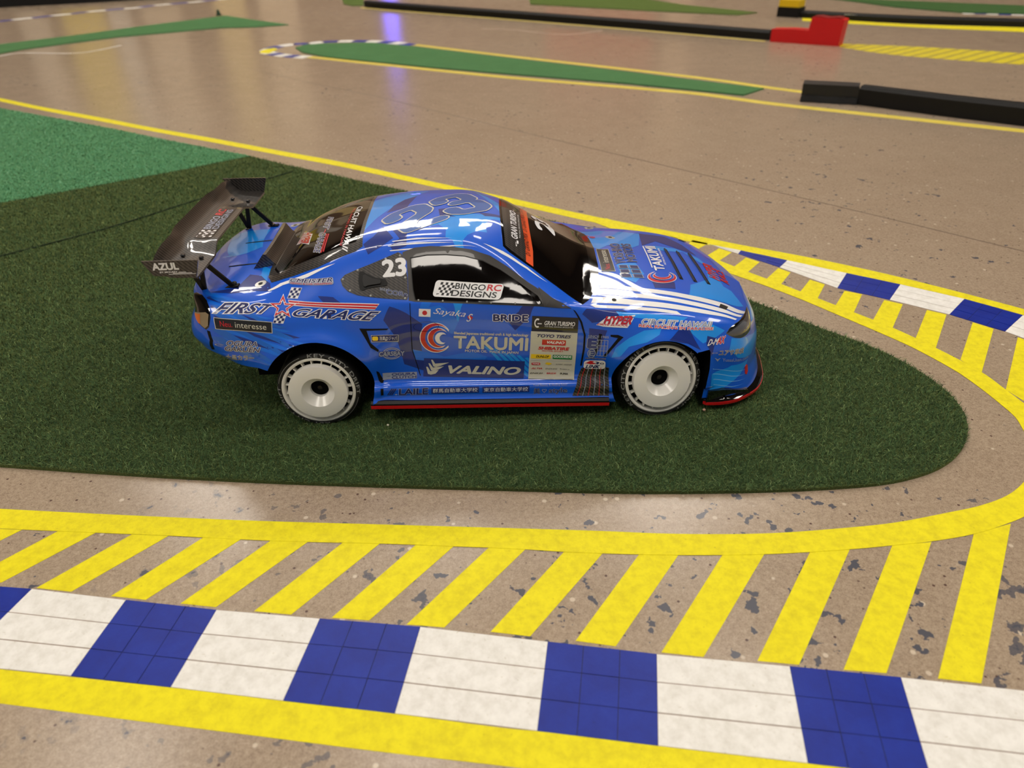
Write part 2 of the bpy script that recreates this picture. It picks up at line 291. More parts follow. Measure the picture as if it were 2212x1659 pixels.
OUT = {
 'glass': ('S', [(75.4, 120.9), (87.1, 122.1), (100.5, 121.9), (114.0, 120.6), (126.5, 117.4), (138.9, 111.4), (152.1, 103.6), (165.2, 95.8), (168.1, 91.1), (165.8, 91.0), (121.8, 94.3), (78.0, 97.4), (76.6, 103.6), (75.9, 113.8)]),
 'dlo': ('S', [(69.6, 124.6), (78.2, 126.8), (89.0, 127.3), (105.2, 126.5), (118.7, 124.4), (132.0, 119.8), (145.3, 112.0), (158.5, 103.2), (172.5, 95.5), (189.2, 87.1), (180.3, 87.8), (166.7, 89.5), (121.8, 93.1), (77.2, 96.3), (73.0, 97.1), (72.9, 111.0), (72.5, 119.6), (69.3, 122.4)]),
 'mirror': ('S', [(166.1, 99.7), (176.0, 93.6), (189.2, 87.2), (179.4, 88.0), (169.6, 89.2)]),
 'quarter': ('S', [(24.9, 110.3), (26.4, 106.7), (30.2, 103.5), (36.7, 101.2), (45.9, 99.9), (59.0, 98.6), (72.1, 97.5), (72.8, 99.5), (72.6, 110.2), (70.6, 120.7), (68.9, 123.6), (66.3, 124.6), (57.9, 121.9), (46.2, 118.2), (36.2, 115.3), (28.0, 112.7)]),
 'scoop': ('S', [(38.3, 113.8), (41.0, 114.4), (42.8, 113.3), (49.1, 110.8), (57.1, 109.6), (58.4, 107.8), (57.9, 106.0), (51.6, 105.5), (43.6, 104.6), (40.4, 103.4), (38.7, 104.4), (37.6, 108.9)]),
 'headlight': ('U', [(210.0, 57.4), (211.9, 60.3), (215.9, 64.0), (221.4, 68.0), (227.2, 71.2), (232.8, 74.2), (232.9, 69.7), (230.7, 63.4), (228.3, 57.9), (223.7, 56.3), (218.6, 55.2), (214.7, 55.4), (211.9, 56.3)]),
 'headlight_dark': ('U', [(210.4, 57.6), (211.9, 60.0), (215.9, 63.7), (221.3, 67.8), (227.0, 70.9), (231.9, 73.5), (229.4, 69.6), (224.8, 66.5), (219.6, 63.0), (215.4, 59.9), (212.7, 58.2)]),
 'tail': ('U', [(25.5, 74.8), (30.4, 77.8), (34.6, 75.9), (38.4, 71.7), (40.4, 67.0), (41.0, 61.4), (40.1, 55.2), (38.8, 53.1), (36.6, 54.7), (34.0, 57.1), (30.3, 60.9)]),
 'tail_amber': ('U', [(31.4, 61.1), (36.0, 62.2), (36.5, 56.4), (35.5, 56.3), (33.8, 58.1)]),
 'tail_cream': ('U', [(31.2, 61.7), (39.0, 64.1), (40.4, 63.1), (40.0, 56.2), (38.6, 54.1), (36.8, 55.5), (34.1, 57.7)]),
 'bumpslit': ('U', [(39.2, 52.9), (40.3, 52.6), (41.0, 46.6), (39.2, 37.8), (37.5, 36.0), (39.9, 46.8)]),
 'ductA': ('U', [(89.7, 55.7), (96.9, 55.0), (96.5, 54.6), (91.5, 54.8), (92.2, 50.0), (94.0, 47.3), (93.8, 46.6), (92.1, 48.2), (90.9, 52.0)]),
 'v1': ('U', [(164.7, 54.3), (166.0, 54.2), (165.0, 50.4), (163.6, 45.3), (162.9, 45.2), (163.9, 50.2)]),
 'v2': ('U', [(169.2, 54.3), (171.9, 54.5), (173.7, 53.7), (171.9, 51.3), (167.4, 44.9), (166.5, 45.2), (169.7, 49.8), (171.9, 53.2), (169.2, 53.6)]),
 'gap1': ('U', [(154.6, 62.7), (155.3, 62.3), (158.0, 58.0), (159.4, 53.4), (159.2, 47.6), (158.3, 41.2), (157.7, 41.2), (158.5, 47.6), (158.7, 53.4), (157.4, 57.6)]),
 'fanslit': ('U', [(92.6, 40.4), (93.2, 40.0), (94.1, 36.7), (93.7, 34.5), (92.9, 36.8)]),
 'sl2': ('U', [(93.3, 27.4), (94.0, 26.8), (93.8, 21.2), (93.2, 21.2)]),
}
LIV = [
 ('sky', [(106.2, 89.6), (115.3, 93.1), (120.8, 93.6), (129.4, 93.5), (129.9, 92.4), (126.2, 92.1), (124.1, 89.9), (124.6, 86.8), (121.2, 86.2), (118.6, 84.2), (117.2, 82.2), (117.5, 80.7), (115.4, 80.6), (114.5, 82.4), (112.7, 83.1), (112.8, 86.0), (110.7, 88.4), (107.6, 87.7)]),
 ('sky', [(90.1, 103.9), (94.4, 106.7), (100.8, 110.4), (106.6, 109.9), (100.4, 101.1), (96.4, 97.3), (93.7, 93.6), (91.1, 89.0), (89.8, 94.5)]),
 ('sky', [(119.7, 109.3), (129.7, 100.7), (129.9, 95.7), (127.8, 98.4), (124.2, 103.3)]),
 ('navy', [(99.9, 102.6), (103.3, 104.7), (101.2, 97.3), (96.0, 95.5), (97.3, 98.8)]),
 ('navy', [(110.3, 95.4), (113.1, 95.9), (112.0, 93.2), (115.4, 91.7), (110.9, 92.0)]),
 ('navy', [(97.1, 89.1), (100.1, 88.0), (102.3, 85.4), (102.3, 81.3), (98.9, 80.4), (98.0, 81.6), (100.4, 83.4)]),
 ('navy', [(122.0, 94.3), (129.9, 94.6), (129.9, 93.7), (124.1, 92.9)]),
 ('sky', [(114.2, 66.8), (116.8, 66.0), (115.3, 57.2), (114.9, 57.8)]),
 ('mid', [(110.7, 64.3), (115.3, 57.4), (113.5, 52.7), (108.4, 56.8), (106.0, 62.0)]),
 ('navy', [(97.7, 64.1), (101.6, 60.5), (105.7, 56.3), (104.8, 50.5), (104.9, 45.6), (109.5, 42.1), (105.8, 39.1), (99.8, 41.8), (98.7, 50.8), (95.9, 58.3)]),
 ('navy', [(139.7, 70.6), (143.3, 71.3), (139.6, 59.4), (133.4, 54.6), (130.6, 58.0), (135.1, 61.1)]),
 ('mid', [(102.3, 46.7), (111.0, 43.6), (118.6, 45.7), (123.2, 43.9), (122.3, 43.0), (107.8, 42.1), (102.7, 43.1)]),
 ('navy', [(140.0, 79.4), (145.1, 75.7), (145.8, 64.2), (140.7, 72.1)]),
 ('mid', [(106.1, 68.6), (108.8, 68.9), (107.2, 59.0), (105.2, 60.5)]),
 ('sky', [(122.1, 47.9), (123.2, 48.1), (133.0, 37.3), (131.2, 37.4)]),
 ('sky', [(124.8, 47.0), (125.9, 47.2), (136.4, 37.1), (134.6, 37.1)]),
 ('sky', [(127.5, 46.1), (128.7, 46.3), (139.8, 36.8), (138.0, 36.8)]),
 ('sky', [(130.4, 45.2), (131.7, 45.4), (142.9, 36.5), (141.2, 36.5)]),
 ('sky', [(133.7, 44.4), (135.1, 44.6), (145.8, 36.2), (144.2, 36.2)]),
 ('sky', [(137.1, 43.6), (138.4, 43.8), (148.7, 35.7), (147.1, 35.8)]),
 ('sky', [(140.3, 42.8), (141.6, 43.0), (151.7, 35.1), (150.1, 35.1)]),
 ('mid', [(35.4, 77.8), (36.3, 78.7), (56.5, 69.7), (53.5, 69.4), (36.8, 76.0)]),
 ('navy', [(37.8, 73.7), (38.8, 74.6), (60.4, 66.2), (57.5, 66.0), (38.8, 72.6)]),
 ('mid', [(39.4, 70.8), (40.3, 71.6), (63.8, 62.4), (61.1, 62.4), (40.1, 69.7)]),
 ('navy', [(40.5, 68.1), (41.4, 68.8), (66.6, 58.6), (64.1, 58.6), (41.1, 67.1)]),
 ('mid', [(41.4, 65.5), (42.3, 66.3), (69.3, 54.8), (66.8, 54.7), (41.9, 64.6)]),
 ('navy', [(42.1, 63.0), (43.0, 63.7), (72.1, 51.8), (69.7, 51.5), (42.6, 62.0)]),
 ('mid', [(42.7, 60.4), (43.6, 61.2), (74.8, 48.8), (72.5, 48.6), (43.1, 59.4)]),
 ('navy', [(43.1, 57.7), (44.0, 58.5), (77.4, 45.4), (75.0, 45.1), (43.5, 56.7)]),
 ('mid', [(43.5, 54.9), (44.3, 55.7), (79.8, 42.3), (77.5, 41.4), (43.8, 53.9)]),
 ('navy', [(43.9, 52.2), (44.7, 53.0), (82.1, 39.9), (79.9, 38.2), (44.2, 51.2)]),
 ('mid', [(44.2, 49.5), (45.0, 50.3), (84.3, 38.1), (82.2, 35.4), (44.6, 48.4)]),
 ('sky2', [(39.3, 73.9), (44.0, 73.9), (67.9, 56.9), (65.3, 56.9)]),
 ('sky2', [(40.3, 68.9), (44.8, 69.1), (70.1, 51.4), (67.5, 51.1)]),
 ('sky2', [(40.6, 64.2), (45.0, 64.6), (72.2, 46.2), (69.9, 46.0)]),
 ('sky2', [(40.7, 59.5), (44.9, 60.0), (74.1, 38.9), (71.7, 38.1)]),
 ('sky2', [(40.4, 54.5), (44.6, 55.1), (75.7, 23.1), (73.3, 20.2)]),
 ('sky2', [(40.1, 49.4), (44.3, 50.2), (77.3, 11.3), (74.9, 6.3)]),
 ('sky', [(50.4, 91.3), (62.2, 86.0), (56.5, 85.6), (61.9, 76.4), (59.0, 79.9), (50.5, 86.0), (52.7, 86.8)]),
 ('navy', [(37.7, 78.3), (46.5, 81.4), (47.5, 87.6), (53.1, 86.2), (60.0, 81.5), (61.8, 77.0), (54.5, 78.4), (45.6, 77.2)]),
 ('sky', [(22.1, 115.1), (44.5, 112.8), (40.4, 101.8), (24.5, 98.6), (3.8, 96.8)]),
 ('navy', [(78.2, 71.5), (82.8, 70.7), (85.3, 67.8), (80.4, 67.4)]),
 ('mid', [(61.6, 91.8), (64.7, 95.1), (67.6, 86.8)]),
 ('navy', [(93.7, 85.0), (91.3, 82.9), (92.7, 80.1), (95.8, 81.6), (98.8, 83.7), (95.8, 89.0)]),
 ('sky', [(157.3, 109.6), (175.8, 117.7), (190.7, 118.2), (187.4, 106.4), (182.9, 102.3), (177.8, 104.0), (175.0, 102.8), (170.8, 99.3), (166.9, 100.6), (163.0, 108.8)]),
 ('navy', [(190.4, 118.8), (201.4, 120.7), (208.8, 114.8), (213.6, 108.8), (204.1, 110.7), (195.3, 113.0), (188.7, 106.9)]),
 ('sky', [(193.3, 108.9), (202.9, 110.3), (213.7, 106.7), (217.6, 97.2), (218.4, 87.8), (211.2, 90.0), (214.0, 102.0), (206.2, 108.9), (193.2, 105.6)]),
 ('sky', [(197.1, 79.4), (200.2, 86.9), (212.2, 92.2), (222.9, 87.0), (228.3, 75.3), (214.2, 77.9), (205.8, 79.2)]),
 ('sky', [(175.7, 92.6), (183.0, 94.0), (184.6, 88.8), (180.6, 84.5), (176.5, 86.3)]),
 ('navy', [(186.3, 86.8), (194.2, 86.3), (193.4, 82.5), (186.4, 82.1)]),
 ('navy', [(159.7, 64.3), (173.7, 67.6), (177.8, 62.9), (171.1, 60.2), (161.8, 58.0), (158.0, 60.8)]),
 ('sky', [(171.3, 65.7), (184.2, 65.8), (194.5, 64.9), (192.2, 62.3), (184.0, 62.4), (177.0, 62.8), (173.3, 60.1)]),
 ('sky', [(169.8, 44.9), (171.2, 49.0), (175.5, 53.4), (180.4, 57.2), (185.8, 58.7), (185.0, 56.1), (181.2, 52.4), (175.5, 49.9), (172.7, 45.7)]),
 ('sky', [(193.8, 59.2), (201.2, 62.3), (209.3, 58.8), (205.0, 55.0), (199.2, 50.7), (196.2, 55.4)]),
 ('navy', [(192.0, 59.7), (194.8, 58.4), (198.2, 46.9), (193.8, 51.8), (187.9, 53.9)]),
 ('navy', [(160.7, 56.0), (167.9, 55.9), (165.5, 49.1), (162.6, 43.9), (160.8, 44.2)]),
 ('sky', [(212.9, 55.0), (225.9, 55.1), (238.3, 49.4), (227.9, 39.9), (217.1, 41.3), (211.8, 45.5)]),
 ('sky', [(204.2, 29.3), (214.1, 37.3), (224.8, 38.4), (219.8, 23.2), (211.9, 11.7), (204.6, 8.4)]),
 ('sky', [(235.4, 81.5), (241.6, 61.4), (230.8, 62.3), (234.2, 71.3)]),
 ('navy', [(201.0, 55.3), (205.0, 54.3), (203.2, 42.5), (200.5, 50.5)]),
 ('white', [(167.9, 84.3), (179.3, 82.4), (189.7, 80.7), (200.9, 79.5), (213.9, 77.1), (228.4, 71.5), (226.1, 70.5), (210.8, 73.9), (198.0, 76.5), (187.5, 78.6), (177.2, 80.9), (167.0, 83.1)]),
 ('white', [(165.8, 82.4), (178.7, 79.2), (188.9, 76.7), (199.7, 74.8), (212.3, 72.5), (223.4, 69.9), (221.2, 68.8), (208.7, 70.2), (197.2, 72.6), (186.9, 74.7), (176.6, 77.1), (164.8, 80.6)]),
 ('white', [(163.3, 79.4), (178.1, 74.9), (188.3, 72.9), (198.9, 70.9), (209.5, 68.9), (217.8, 67.3), (216.2, 66.2), (202.8, 67.5), (191.4, 69.3), (181.2, 71.1), (171.9, 72.6), (161.9, 74.2)]),
 ('white', [(161.3, 71.7), (174.0, 70.9), (184.5, 69.7), (191.3, 68.2), (192.5, 66.3), (184.3, 67.6), (173.8, 68.5), (163.2, 67.3)]),  # shorter white streak outside the three hood stripes
 ('pale', [(204.5, 36.5), (214.5, 30.6), (226.5, 24.6), (214.5, 29.4), (204.5, 36.2)]),
 ('pale', [(205.0, 28.9), (214.8, 23.3), (225.0, 20.2), (214.8, 22.5), (205.0, 28.0)]),
 ('pale', [(205.5, 22.3), (215.0, 17.6), (223.8, 15.4), (215.0, 16.8), (205.5, 21.7)]),
 ('pale', [(206.0, 16.4), (215.2, 11.6), (222.7, 10.4), (215.3, 10.9), (206.0, 15.8)]),
 ('pale', [(206.5, 10.3), (215.5, 5.1), (221.8, 4.4), (215.5, 4.2), (206.6, 9.7)]),
 ('white', [(97.5, 81.7), (104.9, 82.0), (115.1, 81.8), (106.2, 81.6), (97.7, 81.5)]),  # from here: thin tapered white slivers on roof rail, pillar and rear shoulder
 ('white', [(98.5, 82.8), (105.1, 83.2), (114.5, 82.9), (106.5, 82.8), (98.8, 82.6)]),
 ('white', [(98.0, 80.6), (108.2, 80.8), (121.4, 81.5), (109.5, 80.5), (98.2, 80.4)]),
 ('white', [(123.2, 83.0), (129.7, 83.6), (139.5, 84.1), (146.4, 83.5), (139.0, 83.6), (129.2, 82.8)]),
 ('white', [(83.4, 79.5), (73.9, 79.2), (64.7, 79.6), (60.1, 77.8), (60.8, 77.0), (66.0, 78.3), (74.8, 78.0)]),
]
# ------------------------------------------------------------ laying shapes on the skin
FULL = np.concatenate([G2*np.array([1, -1, 1]), G2[:, ::-1][:, 1:]], axis=1)      # near flank ... centre line ... far flank
def on_skin(kind, a, b, off, sy=-1):
    if kind == 'U':
        if sy > 0: b = 2*(NV-1)-b
        i = min(max(int(a), 0), FULL.shape[0]-2); j = min(max(int(b), 0), FULL.shape[1]-2); s, t = a-i, b-j
        A, B, D, E = FULL[i, j], FULL[i+1, j], FULL[i, j+1], FULL[i+1, j+1]
        p = A*(1-s)*(1-t)+B*s*(1-t)+D*(1-s)*t+E*s*t
        i0, i1 = max(i-2, 0), min(i+3, FULL.shape[0]-1); j0, j1 = max(j-1, 0), min(j+2, FULL.shape[1]-1)
        du = FULL[i1, j]-FULL[i0, j]; dv = FULL[i, j1]-FULL[i, j0]; n = np.cross(du, dv); n = n/(np.linalg.norm(n)+1e-9)
        if n@(p-np.array([130, 0, 50.])) < 0: n = -n
        return p+n*off
    if kind == 'S': o, d = Vector((a*S, sy*.2, b*S)), Vector((0, -sy, 0))
    else: o, d = Vector((a*S, b*S, .3)), Vector((0, 0, -1))
    h, n, _, _ = BV.ray_cast(o, d)
    if h is None: h, n, _, _ = BV.find_nearest(o+d*(.2-.095 if kind == 'S' else .2))
    if n.dot(d) > 0: n = -n
    return np.array(h)/S+np.array(n)*off
def cutgrid(polys, step):                       # [(outline points, faces or None, material)] -> triangles cut along a grid
    bm = bmesh.new()
    for pts, faces, mi in polys:
        vs = [bm.verts.new((p[0], p[1], 0)) for p in pts]
        for f in (faces or [tuple(range(len(pts)))]):
            try: fc = bm.faces.new([vs[i] for i in f]); fc.material_index = mi
            except ValueError: pass
    bmesh.ops.triangulate(bm, faces=bm.faces[:])
    xs = [v.co.x for v in bm.verts]; ys = [v.co.y for v in bm.verts]
    for ax, lo, hi in ((0, min(xs), max(xs)), (1, min(ys), max(ys))):
        k = math.ceil(lo/step)
        while k*step < hi:
            co_ = [0, 0, 0]; co_[ax] = k*step; no = [0, 0, 0]; no[ax] = 1
            bmesh.ops.bisect_plane(bm, geom=bm.verts[:]+bm.edges[:]+bm.faces[:], dist=1e-5, plane_co=co_, plane_no=no); k += 1
    return bm
def lay(name, kind, polys, mats, off=.25, sy=-1, parent=None, step=None, offs=None, dome=0, thick=0, label=None):
    """polys: [(points, faces|None, material index)] in skin coordinates; offs: height per material layer"""
    step = step or (3 if kind != 'U' else 1)
    mb = MB()
    for idx, (pts, faces, mi) in enumerate(polys):
        bm = cutgrid([(pts, faces, mi)], step); o_ = off+(offs[idx] if offs else 0)
        bm.verts.ensure_lookup_table(); bm.verts.index_update()
        P3 = []
        bd = [(v.co.x, v.co.y) for v in bm.verts if v.is_boundary] if dome else None
        for v in bm.verts:
            e = o_
            if dome and not v.is_boundary:
                dd = min(math.hypot(v.co.x-q[0], v.co.y-q[1]) for q in bd); e += dome*(1-math.exp(-dd/2.2))
            P3.append(on_skin(kind, v.co.x, v.co.y, e, sy))
        mb.poly(P3, [tuple(v.index for v in f.verts) for f in bm.faces], mi)
        if thick:
            n0 = len(P3); rim = [e_ for e_ in bm.edges if e_.is_boundary]; low = {}
            for v in bm.verts:
                if v.is_boundary: low[v.index] = on_skin(kind, v.co.x, v.co.y, -.3, sy)
            for e_ in rim:
                a, b = e_.verts[0].index, e_.verts[1].index; mb.poly([P3[a], P3[b], low[b], low[a]], [(0, 1, 2, 3)], mi)
        bm.free()
    o = mb.build(name, mats, parent or car, True)
    bm = bmesh.new(); bm.from_mesh(o.data); bmesh.ops.remove_doubles(bm, verts=bm.verts, dist=1e-6)
    cen = Vector((.13, 0, .05))
    for f in bm.faces:                          # face the outside
        if kind == 'S': ok = f.normal.y*sy > 0
        elif kind == 'T': ok = f.normal.z > 0
        else: ok = f.normal.dot(f.calc_center_median()-cen) > 0
        if not ok: f.normal_flip()
    for f in bm.faces: f.smooth = True
    if thick:
        for e_ in bm.edges:
            if len(e_.link_faces) == 2 and e_.calc_face_angle(0) > 1: e_.smooth = False
    bm.to_mesh(o.data); bm.free()
    if label: o['label'] = label
    return o
_tc = {}
def glyphs(txt, bold=0., shear=0., sp=1.):
    key = (txt, bold, shear, sp)
    if key not in _tc:
        c = bpy.data.curves.new('lettering', 'FONT'); c.body = txt; c.offset = bold; c.shear = shear; c.space_character = sp; c.resolution_u = 4; c.fill_mode = 'FRONT'
        o = bpy.data.objects.new('lettering', c); me = o.to_mesh()
        V = np.array([(v.co.x, v.co.y) for v in me.vertices]); F = [tuple(p.vertices) for p in me.polygons]
        o.to_mesh_clear(); bpy.data.objects.remove(o); bpy.data.curves.remove(c); _tc[key] = (V, F)
    return _tc[key]
COL = ['twhite', 'tred', 'tblack', 'tnavy', 'tgrey', 'torange', 'tyellow', 'tgreen', 'tcream']
CM = [M[c] for c in COL]; CI = {c[1:]: i for i, c in enumerate(COL)}
CI['paint'] = len(CM); CM.append(P['mid']); CI['glass'] = len(CM); CM.append(M['glass']); CI['deep'] = len(CM); CM.append(mat('sticker_deep_blue', (16, 44, 128), .35, coat=.6))
CI['roofnum'] = len(CM); CM.append(mat('roof_number_blue', (30, 92, 176), .35, coat=.9))
def T(txt, box, col, bold=.012, shear=0, out=None, ow=.05, sp=1.): return ('t', txt, box, col, bold, shear, out, ow, sp)
def R(box, col): x0, y0, x1, y1 = box; return ('p', [(x0, y0), (x1, y0), (x1, y1), (x0, y1)], col)
def PG(pts, col): return ('p', pts, col)
def RR(box, r_, col, asp=1., n=5):              # rounded box; asp = width/height of the sticker
    x0, y0, x1, y1 = box; q = []
    for cx, cy, a0 in ((x1-r_/asp, y1-r_, 0), (x0+r_/asp, y1-r_, 90), (x0+r_/asp, y0+r_, 180), (x1-r_/asp, y0+r_, 270)):
        q += [(cx+r_/asp*math.cos(math.radians(a0+90*k/n)), cy+r_*math.sin(math.radians(a0+90*k/n))) for k in range(n+1)]
    return ('p', q, col)
def ARC(cx, cy, ro_, ri, a0, a1, col, n=28, cx2=None, cy2=None):   # crescent or ring piece
    cx2 = cx if cx2 is None else cx2; cy2 = cy if cy2 is None else cy2; A = [math.radians(a0+(a1-a0)*k/n) for k in range(n+1)]
    return [('p', [(cx+ro_*math.cos(A[k]), cy+ro_*math.sin(A[k])), (cx+ro_*math.cos(A[k+1]), cy+ro_*math.sin(A[k+1])),
                   (cx2+ri*math.cos(A[k+1]), cy2+ri*math.sin(A[k+1])), (cx2+ri*math.cos(A[k]), cy2+ri*math.sin(A[k]))], col) for k in range(n)]
def RIB(pts, wd, col, n=10):                    # thick pen stroke along pts
    out = []
    for a, b in zip(pts, pts[1:]):
        d = np.array(b, float)-np.array(a, float); d /= np.linalg.norm(d); q = np.array([-d[1], d[0]])*wd/2
        out.append(('p', [tuple(np.array(a)-q), tuple(np.array(b)-q), tuple(np.array(b)+q), tuple(np.array(a)+q)], col))
    return out+[('p', [(p[0]+wd/2*math.cos(2*math.pi*k/n), p[1]+wd/2*math.sin(2*math.pi*k/n)) for k in range(n)], col) for p in pts]
def CHK(x0, y0, x1, y1, nx, ny, col, par=0, inset=.0, skew=0):
    w_, h_ = (x1-x0)/nx, (y1-y0)/ny
    return [PG([(x0+i*w_+inset+skew*(y-y0), y) if k < 0 else (x0+(i+a)*w_+(inset if a == 0 else -inset)+skew*(j+b)/ny, y0+(j+b)*h_+(inset if b == 0 else -inset)) for k, (a, b, y) in enumerate(((0, 0, 0), (1, 0, 0), (1, 1, 0), (0, 1, 0)))], col)
            for i in range(nx) for j in range(ny) if (i+j) % 2 == par]
def sticker_polys(items, quad):
    TL, TR, BR, BL = (np.array(q, float) for q in quad); out = []; offs = []; lay_n = 0
    def m(p): s, t = p; return tuple((BL*(1-s)+BR*s)*(1-t)+(TL*(1-s)+TR*s)*t)
    flat = []
    for it in items: flat += it if isinstance(it, list) else [it]
    for it in flat:
        if it[0] == 't':
            _, txt, (x0, y0, x1, y1), col, bold, shear, ol, ow, sp = it
            V0, F0 = glyphs(txt, 0, shear, sp); mn, mx = V0.min(0), V0.max(0); sc2 = np.array([x1-x0, y1-y0])/(mx-mn)
            nudge = 'M' in txt.upper() or ord(max(txt)) > 0x2fff or bold > .03      # glyphs whose counters close when widened: repeat the letter instead
            for c_, b_, l_ in ((ol, bold+ow, 0), (col, bold, 1)):
                if c_ is None: continue
                sh = [(0, 0)]+([(b_*math.cos(k*math.pi/4), b_*math.sin(k*math.pi/4)) for k in range(8)] if b_ > .004 else []) if nudge else [(0, 0)]
                V, F = (V0, F0) if nudge else glyphs(txt, b_, shear, sp)
                for k_, q_ in enumerate(sh):
                    W_ = (V+np.array(q_)-mn)*sc2+np.array([x0, y0])
                    out.append(([m(p) for p in W_], F, CI[c_])); offs.append(lay_n*.012+l_*.03+k_*.002)
            lay_n += 3
        else:
            out.append(([m(p) for p in it[1]], None, CI[it[2]])); offs.append(lay_n*.012); lay_n += .12 if len(flat) > 12 else 2
    return out, offs
def sticker(key, label, items, off=.36, parent=None, name='sticker', step=4):
    kind, quad = STK[key]; pl, offs = sticker_polys(items, quad)
    o = lay(name, kind, pl, CM, off, -1, parent, step, offs); 
    if label: o['label'] = label
    used = sorted({p.material_index for p in o.data.polygons}); mp = {u: i for i, u in enumerate(used)}
    ms = [o.data.materials[u] for u in used]; idx = [mp[p.material_index] for p in o.data.polygons]
    o.data.materials.clear()
    for q in ms: o.data.materials.append(q)
    o.data.polygons.foreach_set('material_index', idx)
    return o

# ------------------------------------------------------------ livery and white streaks: part of the body shell's own mesh
LC = {'sky': 1, 'navy': 2, 'mid': 3, 'white': 4, 'sky2': 5, 'pale': 6}
lm = [P['blue'], P['sky'], P['navy'], P['mid'], P['white'], paint('paint_band_blue', (10, 100, 206)), P['pale']]
def livery(sy):
    pl = [(pts, None, LC[c]) for c, pts in LIV if sy < 0 or (c != 'white' and max(p[1] for p in pts) < 72)]; return lay('livery', 'U', pl, lm, .04, sy, car, 1, [.002*i for i in range(len(pl))])
for sy in (-1, 1):
    lo = livery(sy); bm = bmesh.new(); bm.from_mesh(lo.data); kill = []
    for cx, cz, Rr in ARCH:
        ins = lambda v: abs(v.co.y) > .07 and math.hypot(v.co.x/S-cx, v.co.z/S-cz) < Rr
        kill += [f for f in bm.faces if all(ins(v) for v in f.verts)]
        for v in bm.verts:
            if ins(v):
                dx, dz = v.co.x/S-cx, v.co.z/S-cz; k = (Rr+.15)/max(math.hypot(dx, dz), 1e-6)
                if k < 1.25: v.co.x = (cx+dx*k)*S; v.co.z = (cz+dz*k)*S
    bmesh.ops.delete(bm, geom=list(set(kill)), context='FACES'); bm.to_mesh(lo.data); bm.free()
    bm = bmesh.new(); bm.from_mesh(shell.data)
    if len(shell.data.materials) == 2:
        for m_ in lm[1:]: shell.data.materials.append(m_)
    lo.data.polygons.foreach_set('material_index', [p.material_index+1 for p in lo.data.polygons]); bm.from_mesh(lo.data)
    bm.to_mesh(shell.data); bm.free(); bpy.data.objects.remove(lo)
# ------------------------------------------------------------ windows, lamps, vents
mir = lambda pts: pts+[(x, -y) for x, y in reversed(pts) if abs(y) > .01]
WS = mir([(140.3,0),(140.8,-26),(141.8,-53),(146.2,-56.2),(162.8,-61.8),(179.2,-70.4),(192.1,-78),(198,-83),(203.4,-75.3),(210.7,-58.8),(214.5,-45.5),(216.3,-29),(216.8,0)])
WI = mir([(142,0),(142.5,-26),(143.6,-52),(147.5,-54.4),(163,-60),(179,-68.5),(191,-75.8),(197,-80.5),(204,-60.9),(208.5,-40.8),(209.6,-26.7),(210,0)])
wshield = lay('windshield', 'T', [(WS, None, 0)], [M['gloss']], .2, thick=1, label='dark front windscreen with black surround')
lay('glass', 'T', [(WI, None, 0)], [M['glass']], .32, parent=wshield)
SUN = mir([(142,0),(142.5,-26),(143.4,-51.5),(147.5,-54.2),(158,-58.2),(158.4,-43),(157.2,-18.2),(156.8,0)])
ORA = mir([(157,0),(157.4,-18.2),(158.6,-43),(158.2,-58.3),(163.4,-60.2),(164.2,-43.7),(163.0,-19.8),(162.6,0)])
lay('sun_strip', 'T', [(SUN, None, 0), (ORA, None, 1)], [M['carbon'], M['torange']], .4, parent=wshield, label='black sun strip with orange band')
RW = mir([(40.8,0),(40.3,-15),(39.7,-47),(40.3,-56.5),(35.4,-59.5),(8.3,-66.4),(-10.8,-66.2),(-27.9,-64),(-32.5,-54),(-34,-40),(-34.5,0)])
RI = mir([(38,0),(37.6,-15),(37,-44),(35,-51),(8,-56),(-10.8,-55),(-26,-52),(-30,-44),(-30.5,0)])
rwin = lay('rear_window', 'T', [(RW, None, 0)], [M['carbon']], .2, thick=1, label='rear window with carbon weave border')
lay('glass', 'T', [(RI, None, 0)], [M['glass']], .32, parent=rwin)
